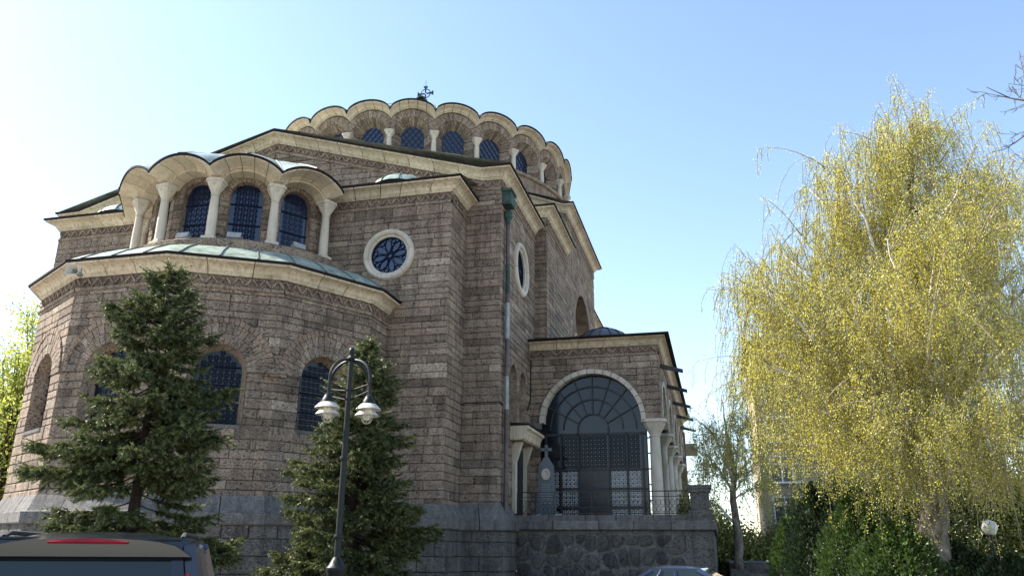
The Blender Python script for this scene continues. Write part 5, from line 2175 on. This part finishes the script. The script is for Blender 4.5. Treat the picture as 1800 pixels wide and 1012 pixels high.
# far shrubs behind the steps that read as one mass
rng = np.random.default_rng(77)
n = 110000
xs_ = rng.uniform(1180, 1900, n)
P0 = np.array([list(at(x, 1000, 46)) for x in np.linspace(1180, 1900, 60)])
px_ = np.interp(xs_, np.linspace(1180, 1900, 60), P0[:, 0]) + rng.normal(0, .6, n)
py_ = np.interp(xs_, np.linspace(1180, 1900, 60), P0[:, 1]) + rng.normal(0, 1.0, n)
hh = 3.4 + 2.2 * np.clip((xs_ - 1380) / 120, 0, 1) + .7 * np.sin(xs_ / 37) + .6 * np.sin(xs_ / 91 + 2) + rng.normal(0, .35, n)
pz2 = hh * rng.uniform(0, 1, n) ** .8
pos = np.stack([px_, py_, pz2], 1)
sb = fast_mesh('far_shrubbery', 'shrubleaf', leaf_quads(pos, .16 * rng.uniform(.6, 1.3, n), rng, .1, .7), 4, np.clip(rng.normal(.6, .3, n), 0, 1))
tag(sb, 'light green spring shrubs beyond the steps', 'shrubs', kind='stuff')

# ---------------------------------------------------------------- background building
def block(base, rz, w, d, h, floors, cols, label, mat, fh):
    root = tag(empty('apartment_building', base, rz), label, 'building')
    m = MB()
    m.box((w / 2, d / 2, h / 2), (w, d, h))
    m.build('wall', mat, root)
    m = MB()
    m.box((w / 2, d / 2, h + .15), (w + .7, d + .7, .3))
    m.build('roof', 'flash', root)
    fc = Face((0, 0), (w, 0))
    for f_ in range(floors):
        for c in range(cols):
            cx = w * (c + .5) / cols
            z0 = .9 + fh * f_
            wi_, hi_ = 2.0, 1.65
            m = MB()
            m.face([fc.P(x, z, .02) for x, z in ((cx - wi_ / 2, z0), (cx + wi_ / 2, z0), (cx + wi_ / 2, z0 + hi_), (cx - wi_ / 2, z0 + hi_))])
            wo2 = m.build('window', 'pane', root)
            m = MB()
            for x in (-wi_ / 2, -wi_ / 6, wi_ / 6, wi_ / 2):
                bar2(m, fc, (cx + x, z0), (cx + x, z0 + hi_), .10, .0, .07)
            for z in (z0, z0 + hi_ * .7, z0 + hi_):
                bar2(m, fc, (cx - wi_ / 2, z), (cx + wi_ / 2, z), .10, .0, .075)
            m.build('frame', 'white', wo2)
            m = MB()
            m.hexa([fc.P(x, z, 0) for x, z in ((cx - 1.15, z0 - .14), (cx + 1.15, z0 - .14), (cx + 1.15, z0 - .04), (cx - 1.15, z0 - .04))], [fc.P(x, z, .16) for x, z in ((cx - 1.15, z0 - .14), (cx + 1.15, z0 - .14), (cx + 1.15, z0 - .06), (cx - 1.15, z0 - .06))])
            m.build('sill', 'pave', wo2)
    return root
bp = at(1352, 1000, 55)
block((bp.x, bp.y, 0), R_(-14), 6.6, 10.0, 15.0, 5, 2, 'beige plastered apartment block with white window frames behind the birch', 'plaster', 2.55)

# steps with low side wall right of the terrace
st = tag(empty('stone_steps', W(TU + .4, 4.0), -AZ), 'dark stone steps beside the terrace corner', 'steps')
for k in range(7):
    m = MB()
    m.box((2.3, 1.2 + k * .36, (k + 1) * .085 * 2 / 2), (4.4, .36, (k + 1) * .17), random.random())
    m.build('step', 'lower', st, centre=True)
m = MB()
m.box((2.3, 9.0, .62), (4.4, 11.0, 1.24), .4)
m.build('landing', 'lower', st)
# lamp with a white globe among the trees at the right
gp_ = at(1752, 1000, 22)
gl_ = tag(empty('globe_lamp', (gp_.x, gp_.y, 0)), 'small park lamp with white globe below the birch at the far right', 'street lamp')
m = MB()
m.tube([(0, 0, 0), (0, 0, 2.15)], [.05, .035], 8)
m.build('pole', 'lampiron', gl_, smooth=True)
m = MB()
m.lathe([(.0, 2.12), (.1, 2.15), (.16, 2.25), (.17, 2.32), (.12, 2.42), (.0, 2.47)], 14)
m.build('globe', 'white', gl_, smooth=True)
